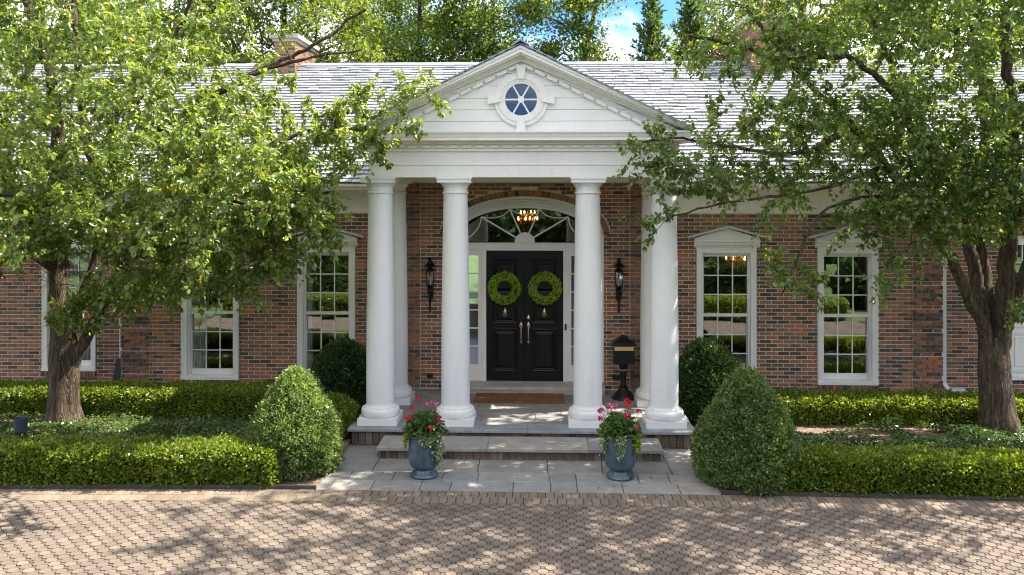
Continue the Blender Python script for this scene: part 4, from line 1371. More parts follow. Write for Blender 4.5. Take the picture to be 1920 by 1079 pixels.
garden_tree('pear_tree', 'large pear tree with sunlit yellow green leaves, its trunk forked low beside the left wing',
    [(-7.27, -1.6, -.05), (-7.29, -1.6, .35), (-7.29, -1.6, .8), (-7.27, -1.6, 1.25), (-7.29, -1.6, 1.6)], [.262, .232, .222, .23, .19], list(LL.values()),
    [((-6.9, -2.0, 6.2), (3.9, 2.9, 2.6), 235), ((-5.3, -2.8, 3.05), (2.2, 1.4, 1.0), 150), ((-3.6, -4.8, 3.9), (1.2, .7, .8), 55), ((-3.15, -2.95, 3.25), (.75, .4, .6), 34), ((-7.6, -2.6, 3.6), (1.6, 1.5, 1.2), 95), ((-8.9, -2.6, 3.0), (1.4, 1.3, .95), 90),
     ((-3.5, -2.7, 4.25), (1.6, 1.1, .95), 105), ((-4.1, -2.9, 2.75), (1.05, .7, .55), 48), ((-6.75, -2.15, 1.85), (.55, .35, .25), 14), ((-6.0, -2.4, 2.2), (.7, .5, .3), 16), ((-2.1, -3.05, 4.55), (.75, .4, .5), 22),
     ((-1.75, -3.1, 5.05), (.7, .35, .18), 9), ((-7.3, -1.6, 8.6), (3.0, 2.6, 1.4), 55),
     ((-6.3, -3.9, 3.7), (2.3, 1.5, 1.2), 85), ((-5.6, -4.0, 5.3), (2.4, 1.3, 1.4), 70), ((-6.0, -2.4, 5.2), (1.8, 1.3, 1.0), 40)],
    21, PEAR_LIT, 3, .074, ((-7.65, -5.5), (1.0, 2.78)), [((-6.75, -2.15, 1.9), .45), ((-6.0, -2.4, 2.2), .5)])
RL = {
 'r1': ([(7.12, -1.62, 1.15), (6.98, -1.75, 1.69), (6.68, -1.9, 2.11), (6.43, -2.0, 2.6), (6.19, -2.1, 2.96), (5.96, -2.2, 3.24), (5.68, -2.3, 3.63), (5.26, -2.4, 4.09), (4.7, -2.5, 4.7), (3.83, -2.6, 5.57), (3.2, -2.7, 6.3)], .10, .022),
 'r2': ([(7.12, -1.6, 1.2), (7.05, -1.6, 1.83), (6.97, -1.5, 2.55), (6.8, -1.4, 3.37), (6.6, -1.3, 3.96), (6.23, -1.2, 4.88), (5.73, -1.2, 5.9), (5.3, -1.2, 7.2)], .12, .03),
 'r3': ([(7.17, -1.58, 1.2), (7.22, -1.5, 1.73), (7.26, -1.2, 2.53), (7.2, -1.1, 3.37), (7.31, -1.1, 4.64), (7.14, -1.2, 5.89), (6.89, -1.2, 7.2), (6.7, -1.3, 8.6)], .10, .03),
 'r4': ([(7.2, -1.6, .9), (7.27, -1.62, 1.42), (7.31, -1.7, 2.09), (7.32, -1.8, 2.9), (7.28, -1.9, 3.78), (7.27, -2.0, 4.81), (7.1, -2.1, 6.2), (7.3, -2.2, 8.0)], .16, .04),
 'r5': ([(7.25, -1.6, .95), (7.40, -1.55, 1.4), (7.65, -1.4, 2.05), (7.95, -1.3, 2.79), (8.31, -1.3, 3.71), (8.8, -1.3, 4.78), (9.3, -1.4, 6.2)], .10, .03),
 'r6': ([(6.82, -1.4, 3.3), (6.04, -2.0, 3.94), (5.37, -2.7, 4.91), (4.67, -3.0, 5.5), (4.13, -3.1, 5.55), (3.59, -3.2, 5.51), (2.92, -3.3, 5.68), (2.26, -3.4, 5.80)], .085, .018),
 'r7': ([(4.75, -2.5, 4.62), (3.93, -2.8, 4.25), (3.16, -2.9, 4.3), (2.27, -2.95, 4.45), (1.7, -3.0, 4.38)], .04, .01),
 'r8': ([(5.7, -2.3, 3.6), (4.85, -2.7, 3.63), (4.19, -2.9, 3.41), (3.87, -3.0, 2.89), (3.65, -3.0, 2.3)], .035, .008),
 'r9': ([(5.26, -2.4, 4.09), (4.37, -2.8, 3.78), (3.46, -2.95, 3.63), (2.64, -3.0, 3.5), (2.0, -3.0, 3.3)], .035, .008),
 'r10': ([(7.3, -1.8, 3.0), (7.1, -2.6, 3.5), (6.8, -3.4, 4.1), (6.4, -4.1, 4.6)], .06, .015),
 'r11': ([(7.9, -1.35, 2.7), (8.3, -2.0, 2.9), (8.8, -2.7, 3.0)], .05, .012),
 'r12': ([(6.3, -2.05, 2.8), (5.9, -2.7, 3.05), (5.4, -3.0, 3.0), (5.05, -3.05, 2.75)], .03, .008),
}
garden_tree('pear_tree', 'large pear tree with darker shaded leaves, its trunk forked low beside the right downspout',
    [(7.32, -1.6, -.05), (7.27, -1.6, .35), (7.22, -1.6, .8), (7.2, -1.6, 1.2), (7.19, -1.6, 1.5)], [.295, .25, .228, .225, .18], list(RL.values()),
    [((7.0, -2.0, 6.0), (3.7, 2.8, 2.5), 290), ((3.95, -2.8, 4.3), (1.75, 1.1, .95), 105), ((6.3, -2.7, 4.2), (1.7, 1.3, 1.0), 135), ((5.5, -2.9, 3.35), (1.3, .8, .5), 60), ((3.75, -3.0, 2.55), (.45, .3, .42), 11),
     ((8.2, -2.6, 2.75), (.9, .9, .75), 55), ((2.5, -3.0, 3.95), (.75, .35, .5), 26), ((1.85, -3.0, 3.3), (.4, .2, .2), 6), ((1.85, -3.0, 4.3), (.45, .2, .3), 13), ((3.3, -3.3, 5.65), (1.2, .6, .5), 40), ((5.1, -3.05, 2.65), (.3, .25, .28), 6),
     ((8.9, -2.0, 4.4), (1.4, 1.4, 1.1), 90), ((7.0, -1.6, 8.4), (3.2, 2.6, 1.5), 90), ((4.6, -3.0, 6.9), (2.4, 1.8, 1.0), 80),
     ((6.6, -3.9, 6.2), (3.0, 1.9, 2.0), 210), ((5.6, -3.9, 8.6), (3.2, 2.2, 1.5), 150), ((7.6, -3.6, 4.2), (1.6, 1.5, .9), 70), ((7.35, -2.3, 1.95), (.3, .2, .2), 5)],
    17, PEAR_SHADED, 4, .074, ((5.8, 7.7), (1.0, 3.0)), [((7.35, -2.3, 1.95), .4)])

# ------------------------------------------------------------------ clipped hedges and bushes
def box_core(x0, x1, y0, y1, z0, z1):
    v = [(x, y, z) for z in (z0, z1) for y in (y0, y1) for x in (x0, x1)]
    return v, [(0, 2, 3, 1), (4, 5, 7, 6), (0, 1, 5, 4), (1, 3, 7, 5), (3, 2, 6, 7), (2, 0, 4, 6)]

def hedge(label, x0, x1, y0, y1, h, dens, seed, mat=BOX_LEAF, size=.030, bow=False, z0=.03, name='hedge', group='low clipped box hedges', sprig=.045):
    rs = np.random.RandomState(seed)
    ax, ay = (x1 - x0), (y1 - y0)
    areas = np.array([ax * ay, ax * h, ax * h, ay * h, ay * h])
    n = int(areas.sum() * dens)
    f = rs.choice(5, n, p=areas / areas.sum())
    u, v = rs.uniform(0, 1, n), rs.uniform(0, 1, n)
    P = np.empty((n, 3)); N = np.zeros((n, 3))
    for k, fn in enumerate([lambda: (x0 + u * ax, y0 + v * ay, np.full(n, h)), lambda: (x0 + u * ax, np.full(n, y0), v * h), lambda: (x0 + u * ax, np.full(n, y1), v * h),
                            lambda: (np.full(n, x0), y0 + u * ay, v * h), lambda: (np.full(n, x1), y0 + u * ay, v * h)]):
        X, Y, Z = fn(); m = f == k
        P[m] = np.stack([X, Y, Z], 1)[m]; N[m] = [(0, 0, 1), (0, -1, 0), (0, 1, 0), (-1, 0, 0), (1, 0, 0)][k]
    # rounded shoulders, soft lumps, tufts and holes
    cy = (y0 + y1) / 2
    top = np.clip((P[:, 2] - h + .10) / .10, 0, 1)
    P[:, 1] = cy + (P[:, 1] - cy) * (1 - .16 * top ** 2)
    edge = np.clip((np.abs(P[:, 1] - cy) / (ay / 2) - .7) / .3, 0, 1)
    P[:, 2] -= .035 * edge * (N[:, 2] > .5)
    ph = rs.uniform(0, 6, 8)
    lump = (np.sin(P[:, 0] * 5.3 + ph[0]) * np.sin(P[:, 1] * 4.1 + P[:, 2] * 6.7 + ph[1]) + .8 * np.sin(P[:, 0] * 13.0 + ph[2] + P[:, 2] * 9) * np.sin(P[:, 2] * 15 + P[:, 1] * 12 + ph[3])
            + .6 * np.sin(P[:, 0] * 31 + P[:, 2] * 21 + ph[4]) * np.sin(P[:, 2] * 37 - P[:, 0] * 11 + P[:, 1] * 29 + ph[5]))
    depth = rs.uniform(-.075, .022, n) ; depth[rs.uniform(0, 1, n) < .08] += .028
    P = P + N * (.020 * lump + depth)[:, None] + rs.normal(0, .006, (n, 3))
    P[:, 2] = np.maximum(P[:, 2], .0)
    if bow: P[:, 1] += -0.0034 * P[:, 0] ** 2
    P[:, 2] += z0
    T = nrm(N * .75 + rs.normal(0, .62, (n, 3)) + np.array([0, 0, .35]))
    Nn = nrm(N * .35 + rs.normal(0, .6, (n, 3)) + np.array([.25, 0, .6]))
    L = sprig * rs.uniform(.6, 1.15, n)
    by = -0.0034 * max(x0 * x0, x1 * x1) if bow else 0
    cv, cq = [], []
    m = 14
    for i in range(m):
        xa, xb = x0 + .06 + (ax - .12) * i / m, x0 + .06 + (ax - .12) * (i + 1) / m
        ob = -0.0034 * ((xa + xb) / 2) ** 2 if bow else 0
        a, b = box_core(xa, xb, y0 + .075 + ob, y1 - .075 + ob, z0 - .02, z0 + h - .085)
        cq += [tuple(q + len(cv) for q in t_) for t_ in b]; cv += a
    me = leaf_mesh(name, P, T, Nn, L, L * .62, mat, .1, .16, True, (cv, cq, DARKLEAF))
    return link(name, me, None, None, label, 'hedge', group)

hedge('sunny yellow green clipped box hedge along the driveway left of the pale cone', -8.6, -3.05, -4.36, -3.74, .425, 5700, 31, bow=True, sprig=.049)
hedge('bright green clipped box hedge along the driveway right of the dark cone', 3.2, 8.6, -4.36, -3.74, .395, 5700, 32, bow=True, sprig=.049)
hedge('low clipped box hedge under the windows left of the porch', -9.6, -3.55, -1.30, -.62, .435, 5000, 33, sprig=.050)
hedge('low clipped box hedge under the windows right of the porch', 3.75, 9.6, -1.32, -.62, .385, 5000, 34, sprig=.050)

def cone_bush(label, cx, cy, h, prof, dens, seed, mat, sprig, name='bush', cat='bush', group=None, lumpy=.03):
    """prof: [(z/h, radius)]"""
    rs = np.random.RandomState(seed)
    pz = np.array([p[0] for p in prof]) * h; pr = np.array([p[1] for p in prof])
    n = int(dens * h * pr.mean() * 6.28)
    zz = np.linspace(0, h, 200); rr = np.interp(zz, pz, pr)
    w = rr + .04; cdf = np.cumsum(w) / w.sum()
    z = np.interp(rs.uniform(0, 1, n), cdf, zz)
    r = np.interp(z, pz, pr); a = rs.uniform(0, 2 * PI, n)
    dr = np.gradient(rr, zz); sl = np.interp(z, zz, dr)
    N = nrm(np.stack([np.cos(a), np.sin(a), -np.clip(sl, -3, 3)], 1))
    ph = rs.uniform(0, 6, 6)
    lump = np.sin(a * 3 + ph[0] + z * 4) * np.sin(z * 7 + ph[1]) + .8 * np.sin(a * 9 + ph[2] - z * 9) * np.sin(z * 17 + ph[3] + a * 2) + .7 * np.sin(a * 21 + ph[4] + z * 13) * np.sin(z * 39 + ph[5] - a * 5)
    depth = rs.uniform(-.07, .022, n); depth[rs.uniform(0, 1, n) < .08] += .032
    P = np.stack([r * np.cos(a), r * np.sin(a), z], 1) + N * (lumpy * lump + depth)[:, None] + rs.normal(0, .007, (n, 3))
    P[:, 2] = np.maximum(P[:, 2], .0)
    T = nrm(N * .8 + rs.normal(0, .55, (n, 3)) + np.array([0, 0, .45]))
    Nn = nrm(N * .4 + rs.normal(0, .6, (n, 3)) + np.array([.25, 0, .6]))
    L = sprig * rs.uniform(.6, 1.2, n)
    # solid core
    cv, cq = [], []
    m = 20
    rows = [(max(.01, np.interp(q, pz, pr) - .10), q * .95) for q in np.linspace(0, h, 12)]
    for r_, z_ in rows:
        cv += [(r_ * math.cos(2 * PI * k / m), r_ * math.sin(2 * PI * k / m), z_) for k in range(m)]
    for i in range(len(rows) - 1):
        cq += [(i * m + k, i * m + (k + 1) % m, (i + 1) * m + (k + 1) % m, (i + 1) * m + k) for k in range(m)]
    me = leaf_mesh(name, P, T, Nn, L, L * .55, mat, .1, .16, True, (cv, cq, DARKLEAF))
    return link(name, me, None, (cx, cy, .02), label, cat, group)

CONE = [(0, .46), (.08, .57), (.22, .605), (.38, .575), (.55, .48), (.72, .34), (.87, .20), (.96, .09), (1, .02)]
cone_bush('pale sunlit cone of clipped box beside the left end of the landing', -2.98, -3.68, 1.34, CONE, 13500, 41, CONE_LEAF, .042, 'cone_bush', 'topiary')
cone_bush('deep green cone of clipped box beside the right end of the landing', 2.92, -3.90, 1.42, [(z, r * 1.05) for z, r in CONE], 13500, 42,
          CONE_LEAF, .042, 'cone_bush', 'topiary')
ROUND = [(0, .42), (.12, .50), (.35, .53), (.6, .49), (.8, .36), (.93, .2), (1, .04)]
cone_bush('dark rounded yew bush between the left window and the outer left column', -2.97, -.98, 1.24, ROUND, 8000, 43, YEW_LEAF, .056, 'yew_bush')
cone_bush('dark rounded yew bush between the right window and the outer right column', 2.98, -1.0, 1.29, ROUND, 8000, 44, YEW_LEAF, .056, 'yew_bush')
cone_bush('small bright green shrub behind the pale cone at the left porch corner', -2.84, -2.15, .62, [(0, .3), (.3, .36), (.7, .3), (1, .06)], 11000, 45, BOX_LEAF, .045, 'shrub', 'shrub')

# ground cover in the beds
def cover(label, pts_fn, n, seed, z=.05, tall=1.0):
    rs = np.random.RandomState(seed)
    P = pts_fn(rs, n)
    m = len(P)
    ph = rs.uniform(0, 6, 4)
    hgt = .07 + .05 * np.sin(P[:, 0] * 4 + ph[0]) * np.sin(P[:, 1] * 5 + ph[1])
    P[:, 2] = z + rs.uniform(0, 1, m) ** .7 * hgt * tall
    T = nrm(rs.normal(0, 1, (m, 3)) * np.array([1, 1, .45]) + np.array([0, 0, .25]))
    N = nrm(rs.normal(0, .4, (m, 3)) + np.array([0, 0, 1]))
    L = rs.uniform(.035, .062, m)
    me = leaf_mesh('ground_cover', P, T, N, L, L * .6, COVER, .15, .12, True)
    link('ground_cover', me, None, None, label, 'ground cover', None, 'stuff')
def left_pts(rs, n):
    x, y = rs.uniform(-9, -3.1, n), rs.uniform(-3.75, -1.25, n)
    keep = rs.uniform(0, 1, n) < np.where(y > -1.75, .35, 1.0)
    keep &= np.hypot(x + 7.29, y + 1.6) > .26
    return np.stack([x, y, 0 * x], 1)[keep]
def right_pts(rs, n):
    x, y = rs.uniform(3.2, 9, n), rs.uniform(-3.75, -1.25, n)
    patch = np.sin(x * 2.1 + 1) + np.sin(x * 4.7 + y * 3) + .6 * np.sin(y * 7 + x)
    edge = -2.3 + .25 * np.sin(x * 3.1) + np.where(x > 6.6, .6, 0)
    keep = (y < edge) | ((patch > .55) & (y < -1.5)) | ((x > 6.5) & (y < -1.7))
    keep &= np.hypot(x - 7.3, y + 1.6) > .30
    return np.stack([x, y, 0 * x], 1)[keep]
cover('glossy green ground cover filling the bed behind the left front hedge', left_pts, 36000, 51)
cover('patchy silvery green ground cover in the bed behind the right front hedge', right_pts, 46000, 52, .05, 1.7)

# ------------------------------------------------------------------ trees behind the house
def far_tree(name, label, x, y, h, blobs, nl, leafmat, seed, lean=(0, 0), leaf=.128, trunk_r=.28, group='trees behind the house', nb=90, cat='tree'):
    rs = np.random.RandomState(seed)
    t = thing(name, label, cat, (x, y, -.05), group=group)
    main = smooth_path([(0, 0, 0), (lean[0] * .15, lean[1] * .2, h * .25), (lean[0] * .5, lean[1] * .5, h * .55), (lean[0], lean[1], h * .9)], .5)
    mr = np.linspace(trunk_r, .04, len(main))
    paths = [(main, mr)]; nodes = main[len(main) // 5:]
    cl, wts = [], []
    for c, r, m in blobs:
        d_ = nrm(rs.normal(0, 1, (m, 3))) * (rs.uniform(.05, 1, (m, 1)) ** (1 / 2.4))
        cl.append(np.array(c) + d_ * np.array(r))
    cl = np.concatenate(cl)
    dd = np.min(np.linalg.norm(cl[:, None] - nodes[None], axis=2), axis=1)
    for e in cl[np.argsort(dd)]:
        dv = nodes - e; dist = np.linalg.norm(dv, axis=1) + .9 * np.maximum(0, dv[:, 2] + .2)
        s = nodes[np.argmin(dist)]; L = np.linalg.norm(e - s)
        if L < .2: continue
        m = max(4, int(L / .4)); u = np.linspace(0, 1, m)[:, None]
        mid = (s + e) / 2 + np.array([0, 0, .08 * L]) + rs.normal(0, .06 * L, 3)
        path = (1 - u) ** 2 * s + 2 * u * (1 - u) * mid + u ** 2 * e
        r0 = min(.13, .015 + .028 * L)
        paths.append((path, np.linspace(r0, .012, m))); nodes = np.concatenate([nodes, path[1:]])
    V, Q = tubes_np(paths, 7)
    tm = fast_mesh('trunk', V, Q, BARK_FAR); tm.polygons.foreach_set('use_smooth', [True] * len(tm.polygons)); link('trunk', tm, t)
    per = int(nl * (1.4 if leaf < .2 else 1)) // len(cl)
    sz = rs.uniform(.35, .85, len(cl))
    P = np.repeat(cl, per, 0) + rs.normal(0, 1, (len(cl) * per, 3)) * np.array([.62, .62, .40]) * np.repeat(sz, per)[:, None]
    n = len(P)
    T = nrm(rs.normal(0, 1, (n, 3)) + np.array([0, 0, -.3])); N = nrm(rs.normal(0, .7, (n, 3)) + np.array([0, 0, .7]))
    L = leaf * rs.uniform(.6, 1.25, n)
    link('crown', leaf_mesh('crown', P, T, N, L, L * .75, leafmat, .12, .15, True), t, kind='stuff')
    return t

far_tree('maple_tree', 'broad green tree showing above the roof at far left', -13.5, 14, 13, [((0, 0, 9), (4, 3, 4.5), 90)], 20000, BG_LEAF, 61)
far_tree('maple_tree', 'yellow green tree above the roof beside the left chimney', -8.2, 13, 13, [((0, 0, 9), (3.2, 3, 4.0), 85), ((1.5, 0, 7.4), (2, 2, 1.5), 22)], 19000, BG_LEAF2, 62)
far_tree('maple_tree', 'dark green tree above the roof right of the left chimney', -4.3, 17, 14, [((0, 0, 10.2), (2.6, 2.5, 3.9), 70), ((-1, 0, 7.4), (1.6, 1.5, 1.4), 16)], 15500, BG_LEAF, 63)
far_tree('maple_tree', 'dense green tree just left of the pediment peak above the roof', -1.5, 16, 14, [((0, 0, 10.0), (2.3, 2.5, 3.9), 66), ((-.3, 0, 7.4), (1.7, 1.5, 1.3), 22)], 16500, BG_LEAF, 64)
far_tree('maple_tree', 'open green tree with bare leaning limb right of the pediment peak', 0.6, 17, 13.5, [((.8, 0, 11.4), (1.9, 1.9, 2.0), 30), ((-.3, 0, 8.5), (1.1, 1.2, 1.2), 14), ((1.5, 0, 8.9), (.8, 1, 1.5), 10), ((1.0, 0, 7.0), (1.2, 1, .6), 10)],
         11000, BG_LEAF, 65, lean=(2.0, 0), trunk_r=.32)
far_tree('maple_tree', 'dense green tree behind the right chimney', 9.6, 16, 14, [((0, 0, 10.2), (3.0, 2.5, 3.8), 76), ((0, 0, 7.2), (2.2, 1.5, 1.2), 20)], 17500, BG_LEAF2, 66)
far_tree('maple_tree', 'broad green tree showing above the roof at far right', 14.5, 15, 14, [((0, 0, 9.5), (3.6, 3, 4.4), 90)], 18000, BG_LEAF, 67)
far_tree('purple_plum_tree', 'small dark purple leaved tree left of the right chimney', 7.2, 19, 9.4, [((.2, 0, 8.0), (1.3, 1.2, 1.15), 46)], 8000, PURPLE, 68, leaf=.13)
far_tree('maple_tree', 'tall green tree filling the upper left corner behind the pear crown', -17.5, 15, 14, [((0, 0, 9.5), (3.4, 3, 4.4), 80)], 16000, BG_LEAF, 73)
far_tree('maple_tree', 'airy yellow green tree between the conifers and the right chimney', 8.0, 22, 13, [((0, 0, 9.6), (2.0, 1.8, 2.9), 40)], 8000, BG_LEAF2, 69)
far_tree('maple_tree', 'green tree filling the gap between the left chimney and the pediment', -5.9, 22, 16, [((0, 0, 10.4), (2.6, 2.2, 4.2), 60)], 13000, BG_LEAF, 70)
# spruce-like tree: whorls of short upswept boughs
def conifer(x, y, h, seed):
    rs = np.random.RandomState(seed)
    t = thing('conifer_tree', 'light green feathery conifer rising above the roof right of the pediment', 'tree', (x, y, -.05), group='trees behind the house')
    P, T, paths = [], [], [(np.array([(0, 0, 0), (0, 0, h * .5), (0, 0, h)]), np.array([.18, .1, .012]))]
    z = 5.2
    while z < h:
        R_ = 1.35 * (1 - (z - 5.0) / (h - 4.6)) ** .8 + .08
        for k in range(6):
            a = rs.uniform(0, 2 * PI); L = R_ * rs.uniform(.6, 1.15)
            u = np.linspace(0, 1, 6)[:, None]
            d_ = np.array([math.cos(a), math.sin(a), 0])
            q = np.array([0, 0, z]) + d_ * L * u + np.array([0, 0, .55 * L]) * u ** 1.6
            paths.append((q, np.linspace(.03, .006, 6)))
            m = int(70 * L) + 10
            uu = rs.uniform(.1, 1, m)
            p = np.stack([np.interp(uu, u[:, 0], q[:, i]) for i in range(3)], 1) + rs.normal(0, .07, (m, 3)) * (1.15 - uu)[:, None]
            P.append(p); T.append(nrm(d_ * .6 + rs.normal(0, .5, (m, 3)) + np.array([0, 0, .55])))
        z += .20
    V, Q = tubes_np(paths, 5); link('trunk', fast_mesh('trunk', V, Q, BARK_FAR), t)
    P, T = np.concatenate(P), np.concatenate(T); n = len(P)
    L = rs.uniform(.09, .20, n)
    link('crown', leaf_mesh('crown', P, T, nrm(rs.normal(0, 1, (n, 3))), L, L * .42, SPRUCE, .05, .15, True), t, kind='stuff')
conifer(4.45, 18, 11.2, 71)
conifer(6.1, 19, 12.4, 72)
bpy.data.objects['conifer_tree.001']['label'] = 'feathery conifer partly behind the pear branches, second conifer above the roof'

# ------------------------------------------------------------------ across the driveway, seen mirrored in the windows
island = MB(); island.poly([(-60, -40, -.02), (60, -40, -.02), (60, -9.62, -.02), (-60, -9.62, -.02)])
island.obj('island_lawn', GRASS, kind='structure', label='lawn across the driveway behind the viewpoint', cat='lawn')
hedge('clipped box hedge across the driveway, mirrored in the windows', -9, 9, -10.45, -9.75, .55, 2600, 35, sprig=.075, group=None)
for i, (x, y, h, r_, lab) in enumerate([(-9, -22, 7, 4.2, 'third tree from the left'), (-2.5, -25, 7.5, 4.5, 'just left of the middle'), (3.5, -24, 7.2, 4.3, 'just right of the middle'), (10, -22, 7.4, 4.4, 'third tree from the right'),
                                        (-16, -21, 7, 4.4, 'second tree from the left'), (17, -20, 7, 4.2, 'second tree from the right'), (-24, -22, 7.5, 4.6, 'leftmost tree'), (25, -22, 7.5, 4.6, 'rightmost tree')]):
    far_tree('maple_tree', 'dark tree across the driveway mirrored in the panes, ' + lab, x, y, h, [((0, 0, h * .46), (r_, r_ * .8, h * .48), 80)], 4500, YEW_LEAF, 80 + i, leaf=.50, group='trees across the driveway')
hedge('tall dark hedge closing the lawn across the driveway', -34, 34, -33.5, -31.5, 4.6, 60, 36, YEW_LEAF, sprig=.5, group=None)
for i, (x, y, lab) in enumerate([(-7, -12.6, 'nearer one on the left'), (6.5, -12.4, 'nearer one on the right'), (-11, -13.5, 'outer one on the left'), (11, -13.2, 'outer one on the right')]):
    cone_bush('round dark shrub across the driveway mirrored in the windows, ' + lab, x, y, 1.9, [(0, .8), (.3, 1.1), (.7, .9), (1, .15)], 700, 90 + i, YEW_LEAF, .17, 'yew_bush', 'bush', 'shrubs across the driveway')
# ------------------------------------------------------------------ planters and their flowers
def planter(label, x, y, rot):
    mb = MB()
    mb.lathe([(.150, 0), (.176, .004), (.183, .018), (.178, .035), (.160, .05), (.148, .062), (.138, .075), (.128, .088), (.126, .098),
              (.138, .108), (.168, .130), (.190, .165), (.202, .21), (.207, .28), (.208, .36), (.206, .43), (.203, .49), (.203, .515), (.213, .525), (.218, .537), (.214, .55), (.198, .553), (.188, .545), (.185, .47)], n=56)
    o = mb.obj('planter_pot', GLAZE, None, smooth=40, loc=(x, y, .003), label=label, cat='planter', group='blue glazed pots on the landing')
    s = MB(); s.lathe([(.188, .0), (.188, .01)], cz=.47, n=28); s.obj('potting_soil', SOIL, o)
    o.rotation_euler = (0, 0, rot)
    return o
planter('blue glazed urn shaped pot on the landing in front of the inner left column', -1.224, -3.84, .3)
planter('blue glazed urn shaped pot on the landing in front of the inner right column', 1.323, -3.80, 1.9)

def leaves_obj(name, P, T, N, L, W, mat, parent, simple=False, droop=.15, fold=.12, kind='stuff'):
    return link(name, leaf_mesh(name, P, T, N, L, W, mat, droop, fold, simple), parent, kind=kind)

def flowers(label, x, y, seed, blooms, vines):
    rs = np.random.RandomState(seed)
    t = thing('flower_planting', label, 'flowers', (x, y, .50), group='geraniums in the blue pots')
    n = 720
    d_ = nrm(rs.normal(0, 1, (n, 3))); d_[:, 2] = np.abs(d_[:, 2])
    rad = np.array([.27, .25, .25]) * rs.uniform(.45, 1.03, (n, 1))
    P = d_ * rad + np.array([0, 0, .06])
    N = nrm(d_ * .7 + rs.normal(0, .35, (n, 3)) + np.array([0, 0, .7])); T = nrm(d_ + rs.normal(0, .5, (n, 3)))
    L = rs.uniform(.035, .068, n)
    leaves_obj('foliage', P, T, N, L, L * 1.05, GERA, t)
    st = MB()
    for bx, by, bz, kind in blooms:
        st.tube([(bx * .3, by * .3, .05), (bx * .75, by * .75, bz * .6), (bx, by, bz - .015)], [.004, .0035, .003], 5)
        m = 46
        dd = nrm(rs.normal(0, 1, (m, 3))); dd[:, 2] = np.abs(dd[:, 2]) * .9 - .12
        r_ = .036 if kind != 's' else .024
        p = np.array([bx, by, bz]) + dd * r_ * rs.uniform(.65, 1.1, (m, 1))
        mat = {'r': PETAL_RED, 'p': PETAL_PINK, 'm': PETAL_ROSE, 's': PETAL_RED}[kind]
        l_ = rs.uniform(.016, .028, m)
        link('blossom', leaf_mesh('blossom', p, nrm(np.cross(dd, rs.normal(0, 1, (m, 3)))), nrm(dd), l_, l_ * .95, mat, -.05, .05), t)
    # grassy spikes
    for k in range(14):
        a = rs.uniform(0, 6.28); r_ = rs.uniform(.03, .12)
        st.tube([(r_ * math.cos(a), r_ * math.sin(a), .08), (1.3 * r_ * math.cos(a), 1.3 * r_ * math.sin(a), .22), (1.9 * r_ * math.cos(a), 1.9 * r_ * math.sin(a), rs.uniform(.3, .4))], [.004, .003, .0012], 4)
    st.obj('stems', GERA, t, kind='stuff')
    for ang, drop, mat, spread, cnt, lf in vines:
        q = MB(); Ps, Ts = [], []
        for s_ in range(cnt):
            a = ang + rs.uniform(-spread, spread)
            ln = drop * rs.uniform(.45, 1.05)
            pts = []
            for i in range(9):
                u = i / 8
                r_ = .14 + .10 * min(1, u * 3) + .015 * math.sin(u * 6 + s_)
                zz = .06 - max(0, u - .25) / .75 * ln
                aa = a + .10 * math.sin(u * 4 + s_ * 2)
                pts.append((r_ * math.cos(aa), r_ * math.sin(aa), zz))
            q.tube(pts, .0022, 4)
            pts = np.array(pts)
            m = int(12 + ln * 85)
            uu = rs.uniform(.1, 1, m)
            Ps.append(np.stack([np.interp(uu, np.linspace(0, 1, 9), pts[:, i]) for i in range(3)], 1) + rs.normal(0, .014, (m, 3)))
            Ts.append(nrm(np.array([math.cos(a) * .5, math.sin(a) * .5, -.4]) + rs.normal(0, .6, (m, 3))))
        q.obj('vine_stems', GERA, t, kind='stuff')
        Ps, Ts = np.concatenate(Ps), np.concatenate(Ts); m = len(Ps)
        l_ = rs.uniform(.022, .042, m)
        leaves_obj('vine_leaves', Ps, Ts, nrm(np.array([math.cos(ang), math.sin(ang), .5]) + rs.normal(0, .4, (m, 3))), l_, l_ * .85, mat, t)
F = -PI / 2
flowers('red and pink geraniums with white edged ivy in the left blue pot', -1.224, -3.84, 7,
        [(-.08, -.02, .50, 'r'), (-.15, -.06, .39, 'r'), (-.20, -.12, .27, 'r'), (-.16, -.14, .30, 'r'), (.03, .0, .43, 'p'), (.09, .02, .44, 'p'), (.16, .04, .41, 'p'), (.19, -.08, .28, 'm'), (.10, -.22, .18, 'r'), (.21, -.11, .22, 's')],
        [(F + 1.0, .42, IVY, .35, 8, 1), (F + .35, .12, IVY, .5, 7, 1), (F - 1.35, .20, LIME, .25, 5, 1), (F + 1.7, .02, IVY, .4, 4, 1)])
flowers('crimson and pink geraniums with lime green vine in the right blue pot', 1.323, -3.80, 9,
        [(.08, -.02, .50, 'r'), (.12, .03, .47, 'r'), (.10, -.06, .44, 'r'), (.08, -.16, .33, 'r'), (.07, -.19, .36, 'm'), (.24, -.02, .36, 'r'), (-.14, -.02, .44, 'p'), (-.11, -.05, .40, 'p'), (-.06, -.02, .43, 'p'), (-.27, -.04, .36, 'm'), (-.24, -.02, .37, 'm'), (-.26, -.1, .28, 'm'), (.20, -.16, .18, 's')],
        [(F + .05, .26, IVY, .28, 8, 1), (F + 1.15, .22, LIME, .28, 12, 1), (F - 1.2, .22, IVY, .18, 5, 1)])

